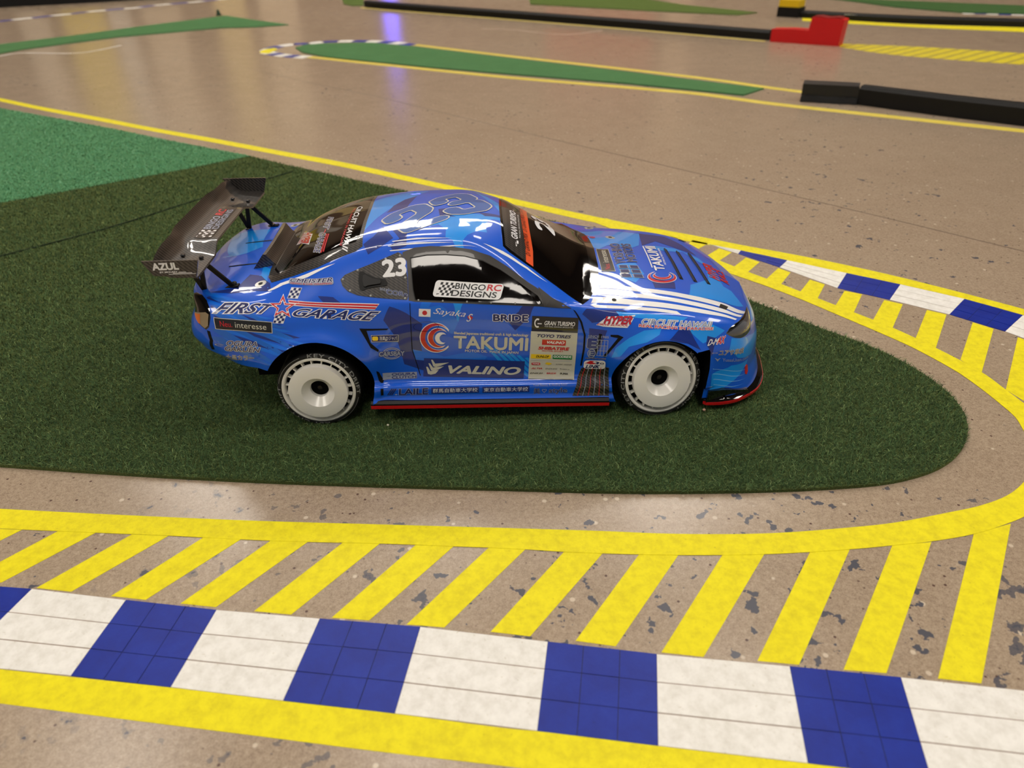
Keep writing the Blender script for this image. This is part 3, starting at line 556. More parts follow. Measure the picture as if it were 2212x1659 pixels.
for sy in (-1, 1):
    k, q = OUT['dlo']; fr = lay('door_window', k, [(q, None, 0)], [M['grey']], .25, sy, thick=1, label='dark side window in a grey frame')
    k, g_ = OUT['glass']
    g2 = [(x, z) for x, z in g_]; cx_ = sum(x for x, z in g2)/len(g2); cz_ = sum(z for x, z in g2)/len(g2)
    big = [(cx_+(x-cx_)*1.015, cz_+(z-cz_)*1.05) for x, z in g2]
    lay('window_seal', k, [(big, None, 0)], [M['black']], .35, sy, parent=fr)
    lay('glass', k, [(g_, None, 0)], [M['glass']], .45, sy, parent=fr)
    lay('mirror_base', 'S', [(OUT['mirror'][1], None, 0)], [mat('mirror_base_grey', (52, 49, 48), .55)], .5, sy, parent=fr, thick=1)
    sc_ = MB()
    for t in np.linspace(0, 1, 6)[:5]:
        p = on_skin('S', 80+t*86, 97.0-t*5.9, .5, sy); sc_.lathe([(0, .5), (.55, .45), (.7, 0)], p, (0, sy, .4), 10)
    autosmooth(sc_.build('screw', M['screw'], fr))
    qp = lay('quarter_panel', 'S', [(OUT['quarter'][1], None, 0)], [M['carbon']], .35, sy, thick=1, label='carbon weave quarter window panel')
    sc_ = MB(); Q = OUT['quarter'][1]; qc = np.mean(Q, 0)
    for i in range(0, len(Q), 2):
        a = np.array(Q[i])*.93+qc*.07; p = on_skin('S', a[0], a[1], .5, sy); sc_.lathe([(0, .5), (.6, .45), (.8, 0)], p, (0, sy, .5), 10)
    autosmooth(sc_.build('screw', M['screw'], qp))
    k, q = OUT['scoop']; c_ = np.mean(q, 0); inn = [tuple(np.array(p)*.62+c_*.38) for p in q]
    lay('air_scoop', k, [(q, None, 0)], [M['black']], .9, sy, parent=qp, thick=1)
    lay('air_scoop', k, [(inn, None, 0)], [M['rubber']], 2.2, sy, parent=qp, thick=1)
    hl = lay('headlight', 'U', [(OUT['headlight'][1], None, 0)], [M['lens']], .1, sy, dome=1.1, thick=1, step=.6, label='smoked teardrop headlight')
    lay('lamp_mask', 'U', [(OUT['headlight_dark'][1], None, 0)], [M['gloss']], .35, sy, parent=hl, dome=1.0, step=.6)
    tl = lay('taillight', 'U', [(OUT['tail'][1], None, 0)], [M['gloss']], .1, sy, dome=.5, thick=1, step=.6, label='rear lamp with amber and clear cells')
    lay('clear_cell', 'U', [(OUT['tail_cream'][1], None, 0)], [mat('cream_lens', (150, 132, 104), .2, coat=1)], .75, sy, parent=tl)
    am = lay('amber_cell', 'U', [(OUT['tail_amber'][1], None, 0)], [M['amber']], .9, sy, parent=tl)
    for k in ('bumpslit', 'ductA', 'v1', 'v2', 'gap1', 'fanslit', 'sl2'):
        nm = {'bumpslit': 'bumper_slit', 'ductA': 'side_duct', 'v1': 'fender_vent', 'v2': 'fender_vent', 'gap1': 'door_gap', 'fanslit': 'side_duct', 'sl2': 'side_duct'}[k]
        lay(nm, 'U', [(OUT[k][1], None, 0)], [M['black']], .3, sy, step=1, thick=1)
    STR = [(x, z) for x, z in STK['strakes'][1]]
    vp = lay('slatted_vent', 'S', [(STR, None, 0)], [M['carbon']], .5, sy, thick=1, label='black carbon slatted side vent')
    a, b, c3, d_ = (np.array(p) for p in STR)
    for i in range(6):
        t = (i+.9)/6.8; p0 = a*(1-t)+b*t; p1 = d_*(1-t)+c3*t; w_ = np.array([.22, 0])
        lay('strake', 'S', [([tuple(p0-w_), tuple(p0+w_), tuple(p1+w_), tuple(p1-w_)], None, 0)], [M['tred'] if i % 2 == 0 else M['tgrey']], .9, sy, parent=vp, thick=1)
# side skirts, front lip
for sy in (-1, 1):
    sk = MB()
    for x0, x1 in ((38.3, 218.3),):
        f = lambda x: 15.8-(x-38.3)*.0283
        ring = lambda x: [(x, sy*86, f(x)+1), (x, sy*99, f(x)+.2), (x, sy*101, f(x)+1), (x, sy*101, f(x)+3.4), (x, sy*99, f(x)+5), (x, sy*86, f(x)+5)]
        xs = np.linspace(x0, x1, 24); pts = [p for x in xs for p in ring(x)]; F = []
        for i in range(len(xs)-1): F += [(i*6+j, i*6+(j+1) % 6, (i+1)*6+(j+1) % 6, (i+1)*6+j) for j in range(6)]
        F += [tuple(range(5, -1, -1)), tuple((len(xs)-1)*6+j for j in range(6))]; sk.poly(pts, F)
    o = sk.build('side_skirt', M['black'], car); autosmooth(o)
    rd = MB(); rd.poly([(38.2, sy*101.3, 15.2), (218.4, sy*101.3, 10.1), (218.4, sy*101.3, 12.6), (38.2, sy*101.3, 17.9), (38.2, sy*97, 15.2), (218.4, sy*97, 10.1), (218.4, sy*97, 12.6), (38.2, sy*97, 17.9)], [(0,1,2,3),(7,6,5,4),(0,4,5,1),(1,5,6,2),(2,6,7,3),(3,7,4,0)])
    rd.build('red_edge', M['red'], o)
LIPO = [(293.5, 98.5), (306, 98.5), (318, 95.5), (330, 88), (340, 79), (348, 65), (353, 47), (357, 25), (359, 0)]
LIPO = np.array(LIPO, float); LIPO = spline(LIPO, 6)
LIPI = [(p[0]-16 if p[0] > 312 else p[0]-9*(p[0]-293)/19, p[1]-13) for p in LIPO]; LIPI = [(x, max(y, 0)) for x, y in LIPI]
n = len(LIPO); full = [(x, -y) for x, y in LIPO]+[(x, y) for x, y in LIPO[::-1][1:]]; fin = [(x, -y) for x, y in LIPI]+[(x, y) for x, y in LIPI[::-1][1:]]
lip = MB(); N2 = len(full); V_ = []
for (x, y), (xi, yi) in zip(full, fin): V_ += [(xi, yi, 5.5), (x, y, 6.4), (x+.4, y*1.004, 8.2), (x-1, y*.99, 9.6), (xi, yi, 10.5)]
lip.poly(V_, [(i*5+j, i*5+(j+1) % 5, (i+1)*5+(j+1) % 5, (i+1)*5+j) for i in range(N2-1) for j in range(5)]+[(4, 3, 2, 1, 0), tuple((N2-1)*5+j for j in range(5))])
for sy in (-1, 1):                              # turned-up canard at each end of the lip
    o_ = [(293.5, 99.2, 8), (331, 88.6, 8), (329, 88.4, 11), (306, 97.8, 18), (294.5, 98.4, 17.5)]
    lip.prism([(x, sy*y, z) for x, y, z in o_], (0, -sy*5, 0))
lipo = lip.build('front_lip', M['gloss'], car); autosmooth(lipo, 50)
rd = MB(); V_ = []
for (x, y) in full: V_ += [(x-1.5, y*.98, 5.0), (x+.7, y*1.007, 5.3), (x+.8, y*1.008, 7.6), (x-1.5, y*.98, 7.6)]
rd.poly(V_, [(i*4+j, i*4+(j+1) % 4, (i+1)*4+(j+1) % 4, (i+1)*4+j) for i in range(N2-1) for j in range(4)]+[(3, 2, 1, 0), tuple((N2-1)*4+j for j in range(4))])
autosmooth(rd.build('red_edge', M['red'], lipo), 50)
# hood vents, posts, deck slits
for x0, x1 in ((283.2, 283.0), (294, 294.6), (304.5, 305.6)):
    v = lay('hood_vent', 'T', [([(x0-1.6, 30), (x0+1.2, 30), (x1+1.2, -32), (x1-1.6, -32)], None, 0)], [M['black']], .25, thick=1)
    lay('vent_blade', 'T', [([(x0-1.8, 29), (x0-.9, 29.5), (x1-.9, -31.5), (x1-1.8, -31)], None, 0)], [M['grey']], 1.3, parent=v, thick=1)
def disc(x, y, r_, n=20): return [(x+r_*math.cos(2*math.pi*k/n), y+r_*math.sin(2*math.pi*k/n)) for k in range(n)]
for x, y in ((-36.5, -62), (-36.5, 57), (236, -39.7), (236, 38), (222.3, -74), (222.3, 74)):
    d0 = lay('body_post_ring', 'T', [(disc(x, y, 4.2), None, 0)], [M['screw']], .3, thick=1, label='silver body post washer')
    lay('post_hole', 'T', [(disc(x, y, 1.7), None, 0)], [M['black']], .5, parent=d0)
for y in (-24, 24): lay('deck_slit', 'T', [([(-71, y-.8), (-49, y-1), (-49, y+1), (-71, y+.8)], None, 0)], [M['black']], .25)
for y in (-67, 67): lay('hood_pin', 'T', [([(303, y-2.6), (308.5, y-3.2), (311.5, y+2), (305.5, y+2.6)], None, 0)], [M['grey']], .5, thick=1)
for sy in (-1, 1):
    lay('door_gap', 'S', [([(73.6, 95.5), (74.1, 95.5), (72.6, 60), (76.6, 37), (76.0, 37), (72.0, 60)], None, 0)], [M['black']], .3, sy)
    hx, hz = 84, 78; pl = []
    for k in range(24):
        a, b = 2*math.pi*k/24, 2*math.pi*(k+1)/24; f = lambda t, r_: (hx+(9+r_)*math.cos(t), hz+(3.6+r_)*math.sin(t)); pl.append(([f(a, 0), f(b, 0), f(b, .25), f(a, .25)], None, 0))
    lay('door_handle', 'S', pl, [M['black']], .75, sy)
# rear window wicker
wk = MB(); ys = np.linspace(-34, 34, 15); V_ = []
for y in ys:
    t = abs(y)/34; x = -1.5*t*t; h = 115.5-1.0*t
    V_ += [(-47+x*2, y, 102), (-38.5+x, y, h), (-36.0+x, y, h), (-33.5, y, 108.5), (-29, y, 104.5)]
wk.poly(V_, [(i*5+j, i*5+j+1, (i+1)*5+j+1, (i+1)*5+j) for i in range(14) for j in range(4)]+[(4, 3, 2, 1, 0), tuple(70+j for j in range(5))])
autosmooth(wk.build('window_spoiler', M['carbon'], car), 30)
# ------------------------------------------------------------ rear wing
PR = [(-68, 123.2), (-72, 124.2), (-77, 124.6), (-82, 125.2), (-87, 126.6), (-91, 129.8), (-94, 134.2), (-96, 139.2)]
def wing_s(a): t = min(max((54-a)/20, 0), 1); return t*t*(3-2*t)
ys = np.concatenate([[-91.5, -84, -76, -68, -60, -52, -46], np.linspace(-40, 40, 17), [46, 52, 60, 68, 76, 84, 91.5]]); wg = MB(); V_ = []; m_ = len(PR)
for y in ys:
    a = abs(y); s = wing_s(a); e = max(0, (a-66)/25)
    top = [(x-2.4*s, y, z+(1-i/9)*5*s*(1 if i < 5 else .6)-5.2*e*e*(i/7)**2) for i, (x, z) in enumerate(PR)]
    V_ += top+[(x+.3, y, z-1.3) for x, _, z in reversed(top)]
k2 = 2*m_
wg.poly(V_, [(i*k2+j, i*k2+(j+1) % k2, (i+1)*k2+(j+1) % k2, (i+1)*k2+j) for i in range(len(ys)-1) for j in range(k2)]+[tuple(range(k2-1, -1, -1)), tuple((len(ys)-1)*k2+j for j in range(k2))])
wing = wg.build('rear_wing', M['carbon'], car); autosmooth(wing, 40); wing['label'] = 'black carbon weave rear wing blade'
for sy in (-1, 1):
    ep = MB(); ep.prism([(-102, sy*91.5, 136.2), (-64.9, sy*91.5, 135.9), (-64.2, sy*91.5, 135.2), (-68.2, sy*91.5, 123), (-96.5, sy*91.5, 125.6)], (0, sy*1.2, 0)); o = ep.build('end_plate', M['carbon'], wing)
    if sy < 0:
        pl = MB(); Lq = []
        for txt, bx, b_ in (('AZUL', (-95.8, 129.5, -78, 134.8), .045), ('BY MOUSSY', (-91.5, 127.4, -79.5, 128.7), .02)):
            V, F = glyphs(txt, b_); mn, mx = V.min(0), V.max(0); W_ = (V-mn)/(mx-mn)*np.array([bx[2]-bx[0], bx[3]-bx[1]])+np.array(bx[:2]); pl.poly([(p[0], -92.85, p[1]) for p in W_], F)
        for x0, x1, z in ((-79, -74, 127.6), (-83, -70, 126.9), (-86, -67.8, 126.2)): pl.poly([(x0, -92.85, z), (x1, -92.85, z), (x1, -92.85, z+.35), (x0, -92.85, z+.35)], [(0, 1, 2, 3)])
        q = pl.build('sticker', M['twhite'], o); q['label'] = 'cream AZUL BY MOUSSY lettering'
    stay = MB(); y = sy*62
    stay.bar((-78, y, 99.5), (-87.5, y, 125), 3.2, 1.6); stay.bar((-78, y, 99.5), (-75.8, y, 123.6), 3.2, 1.6); stay.bar((-57, y, 102.5), (-75.2, y, 123.6), 3.2, 1.6)
    stay.bar((-81, y, 98.3), (-52.5, y, 102.6), 1.6, 5); stay.bar((-90, y, 125.2), (-73, y, 123.4), 1.4, 4)
    o = stay.build('wing_stay', M['black'], wing)
    for x, z, yy in ((-86.8, 127.0, y), (-74.2, 125, y), (-79, 100.2, y-sy*1.8), (-56, 103.6, y-sy*1.8)):
        bo = MB(); bo.lathe([(0, 1.4), (1.2, 1.3), (1.7, .7), (1.8, 0)], (x, yy, z), (0, 0, 1), 12); autosmooth(bo.build('bolt', M['gloss'], o))
def wing_z(x, y):
    a = abs(y); s = wing_s(a); q = [(px-2.4*s, pz+(1-i/9)*5*s*(1 if i < 5 else .6)) for i, (px, pz) in enumerate(PR)]
    for (x0, z0), (x1, z1) in zip(q, q[1:]):
        if x1 <= x <= x0: return z0+(z1-z0)*(x0-x)/(x0-x1)
    return q[0][1]
def wing_sticker(items, quad, label):
    pl, offs = sticker_polys(items, quad); mb = MB()
    for (pts, F, mi), of in zip(pl, offs):
        bm = cutgrid([(pts, F, mi)], 3); bm.verts.index_update(); mb.poly([(v.co.x, v.co.y, wing_z(v.co.x, v.co.y)+.25+of) for v in bm.verts], [tuple(v.index for v in f.verts) for f in bm.faces], mi); bm.free()
    o = mb.build('sticker', CM, wing, True); o['label'] = label
wing_sticker([R((0, 0, 1, 1), 'black'), *CHK(.03, .08, .25, .92, 5, 5, 'white'), T('BINGO', (.29, .54, .72, .92), 'grey', .02), T('RC', (.76, .54, .96, .95), 'red', .03), T('DESIGNS', (.29, .08, .94, .44), 'grey', .02)],
             [(-88.2, -33), (-88.2, 33), (-75, 33), (-75, -33)], 'dark BINGO RC DESIGNS panel with chequered square')
# ------------------------------------------------------------ wheels
def wheel(x, y, z, camber, toe, rot, label):
    sy = -1 if y < 0 else 1
    M3 = Matrix.Rotation(toe*-sy, 3, 'Z') @ Matrix.Rotation(camber*-sy if sy < 0 else -camber, 3, 'X')
    if sy > 0: M3 = Matrix.Rotation(-toe, 3, 'Z') @ Matrix.Rotation(camber, 3, 'X')
    else: M3 = Matrix.Rotation(toe, 3, 'Z') @ Matrix.Rotation(-camber, 3, 'X')
    def W(mb): mb.v = [tuple(M3 @ Vector((v[0], v[1]*-sy, v[2]))+Vector((x, y, z))) for v in mb.v]; return mb
    ax = (0, -1, 0)                             # local: outer face towards -y, later mirrored for the far side
    rm = MB()
    rm.lathe([(24.7, -6), (25.1, -.6), (25.5, 0), (26.6, .25), (27.4, -.2), (27.6, -1.4), (26.9, -4), (26.9, -26), (25.0, -26), (24.9, -8), (24.7, -6)], (0, 0, 0), ax, 96)
    for k in range(20):
        a = 2*math.pi*(k+.3)/20; c_, s_ = math.cos(a), math.sin(a); tq = Vector((-s_, 0, c_))*.38; e1 = Vector((c_, 0, s_))
        rm.poly([e1*20+tq+Vector((0, 5, 0)), e1*24.6+tq+Vector((0, 5, 0)), e1*24.6+tq+Vector((0, 1.1, 0)), e1*20+tq+Vector((0, 1.1, 0)),
                 e1*20-tq+Vector((0, 5, 0)), e1*24.6-tq+Vector((0, 5, 0)), e1*24.6-tq+Vector((0, 1.1, 0)), e1*20-tq+Vector((0, 1.1, 0))],
                [(0, 1, 2, 3), (7, 6, 5, 4), (0, 4, 5, 1), (1, 5, 6, 2), (2, 6, 7, 3), (3, 7, 4, 0)])
    rim = W(rm).build('wheel', M['rim'], car); autosmooth(rim, 40); rim['label'] = label
    ds = MB(); ds.lathe([(21.2, -3), (21.9, -2.4), (22.0, 2.5), (21.8, 3.1), (21.2, 3.3), (12.2, 3.4), (6.9, -2.6), (6.5, -9), (0, -9)], (0, 0, 0), ax, 96)
    autosmooth(W(ds).build('wheel_disc', M['rim'], rim), 24)
    bk = MB(); bk.lathe([(0, -5.4), (26.5, -5.4), (26.5, -24), (0, -24)], (0, 0, 0), ax, 48); W(bk).build('wheel_back', M['well'], rim)
    nt = MB(); nt.lathe([(3.9, -8.9), (3.9, -8.0), (3.0, -7.6), (3.0, -5.6)], (0, 0, 0), ax, 6); nt.lathe([(3.0, -8.9), (1.9, -5.2), (1.6, -4.4), (0, -4.2)], (0, 0, 0), ax, 20); nt.lathe([(4.4, -8.95), (4.4, -8.3), (3, -8.2)], (0, 0, 0), ax, 24)
    autosmooth(W(nt).build('axle_nut', M['nut'], rim), 30)
    ty = MB(); ty.lathe([(26.8, -.9), (27.8, -.2), (29.4, -.5), (30.6, -1.6), (31.2, -3.6), (31.2, -22), (30, -25), (26.8, -25.6)], (0, 0, 0), ax, 96)
    tyre = W(ty).build('tyre', M['rubber'], rim); autosmooth(tyre, 60)
    tx = MB(); prof = lambda r_: -.1-((max(r_-28.0, 0))/2.9)**2*1.7
    for base in (0, 180):
        V, F = glyphs('KEY CITY DRIFT', .015, 0, 1.15); mn, mx = V.min(0), V.max(0); bm = cutgrid([([tuple(p) for p in (V-mn)/(mx-mn)*np.array([100, 10])], F, 0)], 5); bm.verts.index_update(); PP = []
        for v in bm.verts:
            a = math.radians(rot+base-v.co.x*1.06); r_ = 28.2+v.co.y*.24; PP.append((r_*math.cos(a), -prof(r_)-.3, r_*math.sin(a)))
        tx.poly(PP, [tuple(v.index for v in f.verts) for f in bm.faces]); bm.free()
        A = [math.radians(rot+base-112-k*2) for k in range(29)]
        for k in range(28): tx.poly([(29.3*math.cos(A[k]), -prof(29.3)-.3, 29.3*math.sin(A[k])), (29.3*math.cos(A[k+1]), -prof(29.3)-.3, 29.3*math.sin(A[k+1])), (29.6*math.cos(A[k+1]), -prof(29.6)-.3, 29.6*math.sin(A[k+1])), (29.6*math.cos(A[k]), -prof(29.6)-.3, 29.6*math.sin(A[k]))], [(0, 1, 2, 3)])
    if sy < 0: W(tx).build('tyre_lettering', M['tyretxt'], rim)
for y in (-95.6, 95.6): wheel(0, y, 30, math.radians(2.3), 0, 98, 'white disc rear wheel on a black tyre')
for y in (-98.2, 98.2): wheel(257, y, 30, math.radians(9.0), math.radians(5), 222, 'white disc front wheel leaning inward on a black tyre')
ch = MB(); ch.box((-30, -62, 9), (292, 62, 22)); ch.box((-62, -40, 12), (-28, 40, 50)); ch.box((-20, -50, 22), (20, 50, 60)); ch.box((236, -50, 22), (282, 50, 52)); ch.box((40, -55, 22), (215, 55, 40))
ch.bar((0, -86, 30), (0, 86, 30), 8, 8, (1, 0, 0)); ch.bar((257, -84, 30), (257, 84, 30), 8, 8, (1, 0, 0)); ch.build('chassis', M['well'], car)
# ------------------------------------------------------------ stickers
sticker('first', 'navy FIRST lettering with white outline', [T('FIRST', (0, 0, 1, 1), 'navy', .02, .35, 'white', .05)])
sticker('garage', 'navy GARAGE lettering with white outline', [T('GARAGE', (0, 0, 1, 1), 'navy', .02, .3, 'white', .05)])
D2 = [(.07, .68), (.08, .84), (.16, .90), (.32, .90), (.39, .82), (.39, .60), (.34, .50), (.14, .36), (.08, .24), (.08, .10), (.40, .10)]
D3 = [(.60, .70), (.61, .84), (.68, .90), (.84, .90), (.91, .82), (.91, .60), (.84, .51), (.72, .51), (.84, .51), (.92, .42), (.92, .18), (.85, .10), (.67, .10), (.60, .18), (.59, .30)]
def star(cx, cy, r_, q=.42, a0=90): return [(cx+(r_ if k % 2 == 0 else r_*q)*math.cos(math.radians(a0+36*k)), cy+(r_ if k % 2 == 0 else r_*q)*math.sin(math.radians(a0+36*k))) for k in range(10)]
def star_rings(cx, cy, r_, ri, col): 
    a, b = star(cx, cy, r_), star(cx, cy, ri); return [PG([a[k], a[(k+1) % 10], b[(k+1) % 10], b[k]], col) for k in range(10)]
sticker('bars', 'red streak bars behind the star', [PG([(0, 1), (1, 1), (.97, 0), (.01, 0)], 'white'), PG([(.005, .88), (.99, .88), (.985, .58), (.01, .55)], 'red'), PG([(.01, .42), (.98, .42), (.97, .12), (.012, .15)], 'red')], .3)
sticker('chk1', 'navy and white chequer above the star', [PG([(0, 0), (1, 0), (1, 1), (0, 1)], 'white'), *CHK(.04, .04, .96, .96, 4, 4, 'navy', 0)], .22)
sticker('chk2', 'navy and white chequer below the star', [PG([(0, 0), (1, 0), (1, 1), (0, 1)], 'white'), *CHK(.04, .04, .96, .96, 4, 4, 'navy', 0)], .22)
sticker('star', 'red open star outlined in white', [*star_rings(.5, .46, .56, .30, 'white'), *star_rings(.5, .46, .51, .35, 'red')], .5)
sticker('neu', 'black Neu interesse plate with cream border', [R((0, 0, 1, 1), 'cream'), R((.012, .05, .988, .95), 'black'), T('Neu.', (.10, .30, .31, .78), 'red', 0), T('interesse', (.36, .28, .90, .76), 'cream', 0)], .3)
sticker('ogura', 'silver outlined OGURA GAKUEN lettering', [*ARC(.11, .5, .11, .07, 20, 300, 'grey', 18), T('OGURA', (.27, .55, .92, .98), 'navy', .01, .2, 'cream', .06), T('GAKUEN', (.24, .02, .99, .46), 'navy', .01, .2, 'cream', .06)])
sticker('taisho', 'silver outlined Japanese lettering on the rear bumper', [T('大昌カラー', (.25, 0, 1, 1), 'navy', .0, 0, 'cream', .05), *ARC(.09, .5, .1, .07, 0, 360, 'grey', 16)])
sticker('meister', 'white edged CMEISTER lettering on the rear pillar', [RR((0, 0, 1, 1), .3, 'grey', 6), T('CMEISTER', (.03, .38, .98, .95), 'navy', .02, .3, 'white', .04), T('DESIGN & CAR WRAPPING', (.04, .06, .96, .3), 'red', .01)])
sticker('n23', 'white number 23 on the quarter panel', [T('23', (0, 0, 1, 1), 'white', .042)], .6)
sticker('intel', 'small intel CORe lettering', [T('intel', (0, .45, .33, 1), 'grey', 0), T('CORe', (.24, 0, 1, .72), 'navy', .01, 0, 'grey', .045)], .6)
sticker('bingo', 'white BINGO RC DESIGNS sticker with chequered square', [RR((0, 0, 1, 1), .22, 'white', 4.4), *CHK(.05, .1, .27, .9, 6, 5, 'black', 0, 0, .03), T('BINGO', (.30, .54, .74, .9), 'black', .015), T('RC', (.77, .54, .97, .92), 'red', .025), T('DESIGNS', (.27, .1, .93, .46), 'black', .015)], .7)
sticker('flag', 'small white flag with a red disc', [R((0, 0, 1, 1), 'white'), PG([(.5+.21*math.cos(k*.3142), .5+.3*math.sin(k*.3142)) for k in range(20)], 'red')])
sticker('sayaka', 'white handwritten Sayaka signature', [T('Sayaka', (0, .25, .80, .95), 'white', -.004, .45), PG([(.84, .5), (.9, .62), (.98, .45), (.93, .2), (.86, .3)], 'red'), T('S', (.82, .05, .97, .75), 'white', 0, .5)])
sticker('bride', 'navy BRIDE lettering with white outline', [T('BRIDE', (0, 0, 1, 1), 'navy', .035, 0, 'white', .045)])
sticker('gtpanel', 'sponsor panel with black GRAN TURISMO header', [R((0, 0, 1, .775), 'cream'), R((.01, .775, 1, 1), 'black'), T('GRAN TURISMO', (.28, .875, .93, .935), 'white', .02, .25), T('THE REAL DRIVING SIMULATOR', (.28, .845, .9, .862), 'white', 0),
    *ARC(.13, .9, .07, .045, 60, 300, 'white', 10), R((.13, .885, .22, .9), 'white'), T('TOYO TIRES', (.14, .69, .86, .735), 'navy', .04, .25), R((.25, .57, .76, .655), 'red'), T('VALINO', (.36, .595, .73, .635), 'white', .04, .3),
    T('SHIBATIRE', (.18, .495, .84, .54), 'red', .05, .2), T('MOTOR SPORT', (.26, .462, .72, .483), 'red', .01), R((.03, .345, .46, .415), 'yellow'), T('DUNLOP', (.14, .362, .42, .398), 'black', .03, .3), R((.5, .345, .92, .415), 'green'), T('GOODRIDE', (.52, .37, .9, .405), 'white', .03),
    R((.03, .31, .93, .313), 'grey'), RR((.05, .235, .24, .275), .015, 'red', .68), T('TONE', (.07, .244, .22, .268), 'white', .02), PG([(.34, .26), (.42, .24), (.5, .26), (.45, .28), (.38, .285)], 'yellow'), T('SUMMIT / WINNER', (.58, .245, .92, .265), 'black', 0, .3),
    T('ALTIA', (.05, .165, .29, .19), 'red', .02, .3), T('ENDLESS', (.36, .165, .62, .185), 'black', 0, .3), T('Project μ', (.68, .16, .88, .185), 'black', 0), T('ENKEI', (.03, .085, .31, .107), 'black', .01, .3), T('BRIDE', (.4, .085, .6, .11), 'red', .02), T('PUMA', (.69, .08, .86, .11), 'black', .03), R((.01, .0, .97, .004), 'black')])
sticker('takumi', 'silver TAKUMI MOTOR OIL lettering', [T('Blended Japanese traditional craft & high technology', (0, .83, 1, .98), 'cream', .03), T('TAKUMI', (0, .2, 1, .78), 'cream', .028), T('MOTOR OIL  MADE IN JAPAN', (.15, 0, .88, .15), 'cream', .02)])
sticker('swirl', 'red and white crescent swirl emblem', [*ARC(.5, .5, .5, .40, 35, 325, 'white', 36, .57, .5), *ARC(.5, .5, .475, .415, 42, 318, 'red', 36, .585, .5), *ARC(.58, .5, .34, .26, 50, 300, 'white', 28, .68, .5), *ARC(.58, .5, .315, .275, 58, 292, 'red', 28, .69, .5),
    *ARC(.68, .5, .2, .14, 60, 290, 'white', 18, .76, .5)])
sticker('valino', 'deep blue VALINO banner with white chevrons', [R((0, 0, 1, 1), 'deep'), T('VALINO', (.25, .2, .96, .62), 'cream', .04, .28), PG([(.07, .93), (.085, .93), (.115, .70), (.12, .52), (.095, .56)], 'cream'), PG([(.115, .72), (.25, .80), (.165, .60), (.12, .52)], 'cream'), PG([(.045, .73), (.06, .73), (.095, .48), (.10, .30), (.075, .34)], 'cream'), PG([(.095, .50), (.20, .58), (.15, .40), (.10, .30)], 'cream'), PG([(.025, .53), (.04, .53), (.07, .28), (.075, .10), (.045, .14)], 'cream'), PG([(.07, .30), (.15, .36), (.12, .16), (.075, .10)], 'cream')])
sticker('sensha', 'small navy Japanese sticker with yellow mark', [R((0, 0, 1, 1), 'cream'), R((.015, .06, .985, .94), 'navy'), RR((.04, .2, .25, .8), .2, 'yellow', 4), T('洗車のジャパ', (.3, .22, .95, .8), 'white', 0)])
sticker('carsbay', 'round silver CARSBAY badge', [*ARC(.5, .5, .36, .31, 0, 360, 'grey', 30), *ARC(.5, .5, .28, .24, 0, 360, 'grey', 26), R((.0, .34, 1, .64), 'deep'), T('CARSBAY', (.02, .36, .98, .62), 'grey', .02)])
sticker('clutch', 'silver edged OGURA CLUTCH sticker', [R((0, 0, 1, 1), 'grey'), *ARC(.13, .5, .1, .07, 0, 360, 'deep', 6), T('OGURA', (.27, .55, .96, .92), 'deep', .02), T('CLUTCH', (.27, .08, .98, .45), 'deep', .02)])
sticker('laile', 'navy LAILE lettering with slashes', [*[PG([(.0+i*.05, 0), (.03+i*.05, 0), (.13+i*.05, 1), (.10+i*.05, 1)], 'navy') for i in range(3)], R((.2, 0, .25, .15), 'grey'), T('LAILE', (.3, 0, 1, .95), 'navy', .02, 0, 'grey', .03)])
sticker('gunma', 'deep blue strip with white Japanese lettering, left of two', [R((0, 0, 1, 1), 'deep'), T('群馬自動車大学校', (.03, .15, .97, .85), 'white', 0)])
sticker('tokyo', 'deep blue strip with white Japanese lettering, right of two', [R((0, 0, 1, 1), 'deep'), T('東京自動車大学校', (.03, .15, .97, .85), 'white', 0)])
sticker('style', 'navy style lettering with a heart', [T('Total Beauty & Healing Salon', (.0, .78, 1, .98), 'grey', 0), T('美', (.02, .0, .2, .6), 'navy', .01, 0, 'grey', .03), T('♡', (.26, .08, .4, .5), 'grey', .01), T('style', (.47, -.1, 1, .62), 'navy', 0, 0, 'grey', .03)])
sticker('impr', 'red and silver HYPER DRIVE SCHOOL sticker', [PG([(0, .12), (.25, .9), (1, 1), (.86, 0), (.2, .02)], 'white'), T('HYPER', (.2, .34, .92, .9), 'red', .04, .25, 'navy', .03), T('DRIVE SCHOOL', (.03, .14, .86, .3), 'red', .03, .3)])
sticker('hawaii', 'silver CIRCUIT HAWAII lettering over a red slogan', [T('CIRCUIT HAWAII', (.03, .4, .98, .98), 'grey', .03, .25, 'white', .05), T('REAL RACING IN PARADISE', (0, .03, 1, .36), 'red', .02, 0, 'white', .06)])
sticker('dmax', 'small D-MAX lettering with red end', [T('D-M', (0, 0, .62, .9), 'white', .02, .4, 'navy', .04), T('AX', (.55, .05, 1, 1), 'red', .04, .3, 'white', .05)])
sticker('yuasa', 'silver edged Japanese lettering on the front bumper', [*ARC(.08, .5, .09, .06, 0, 360, 'grey', 16), T('ユアサ車検', (.2, .08, 1, .95), 'navy', .0, .2, 'cream', .05)])
sticker('yuasaweb', 'small silver web address on the front bumper', [PG([(0, .9), (.08, .1), (.16, .9), (.08, .6)], 'grey'), T('YuasaUsan.com', (.22, .15, 1, .85), 'grey', .0, .1)])
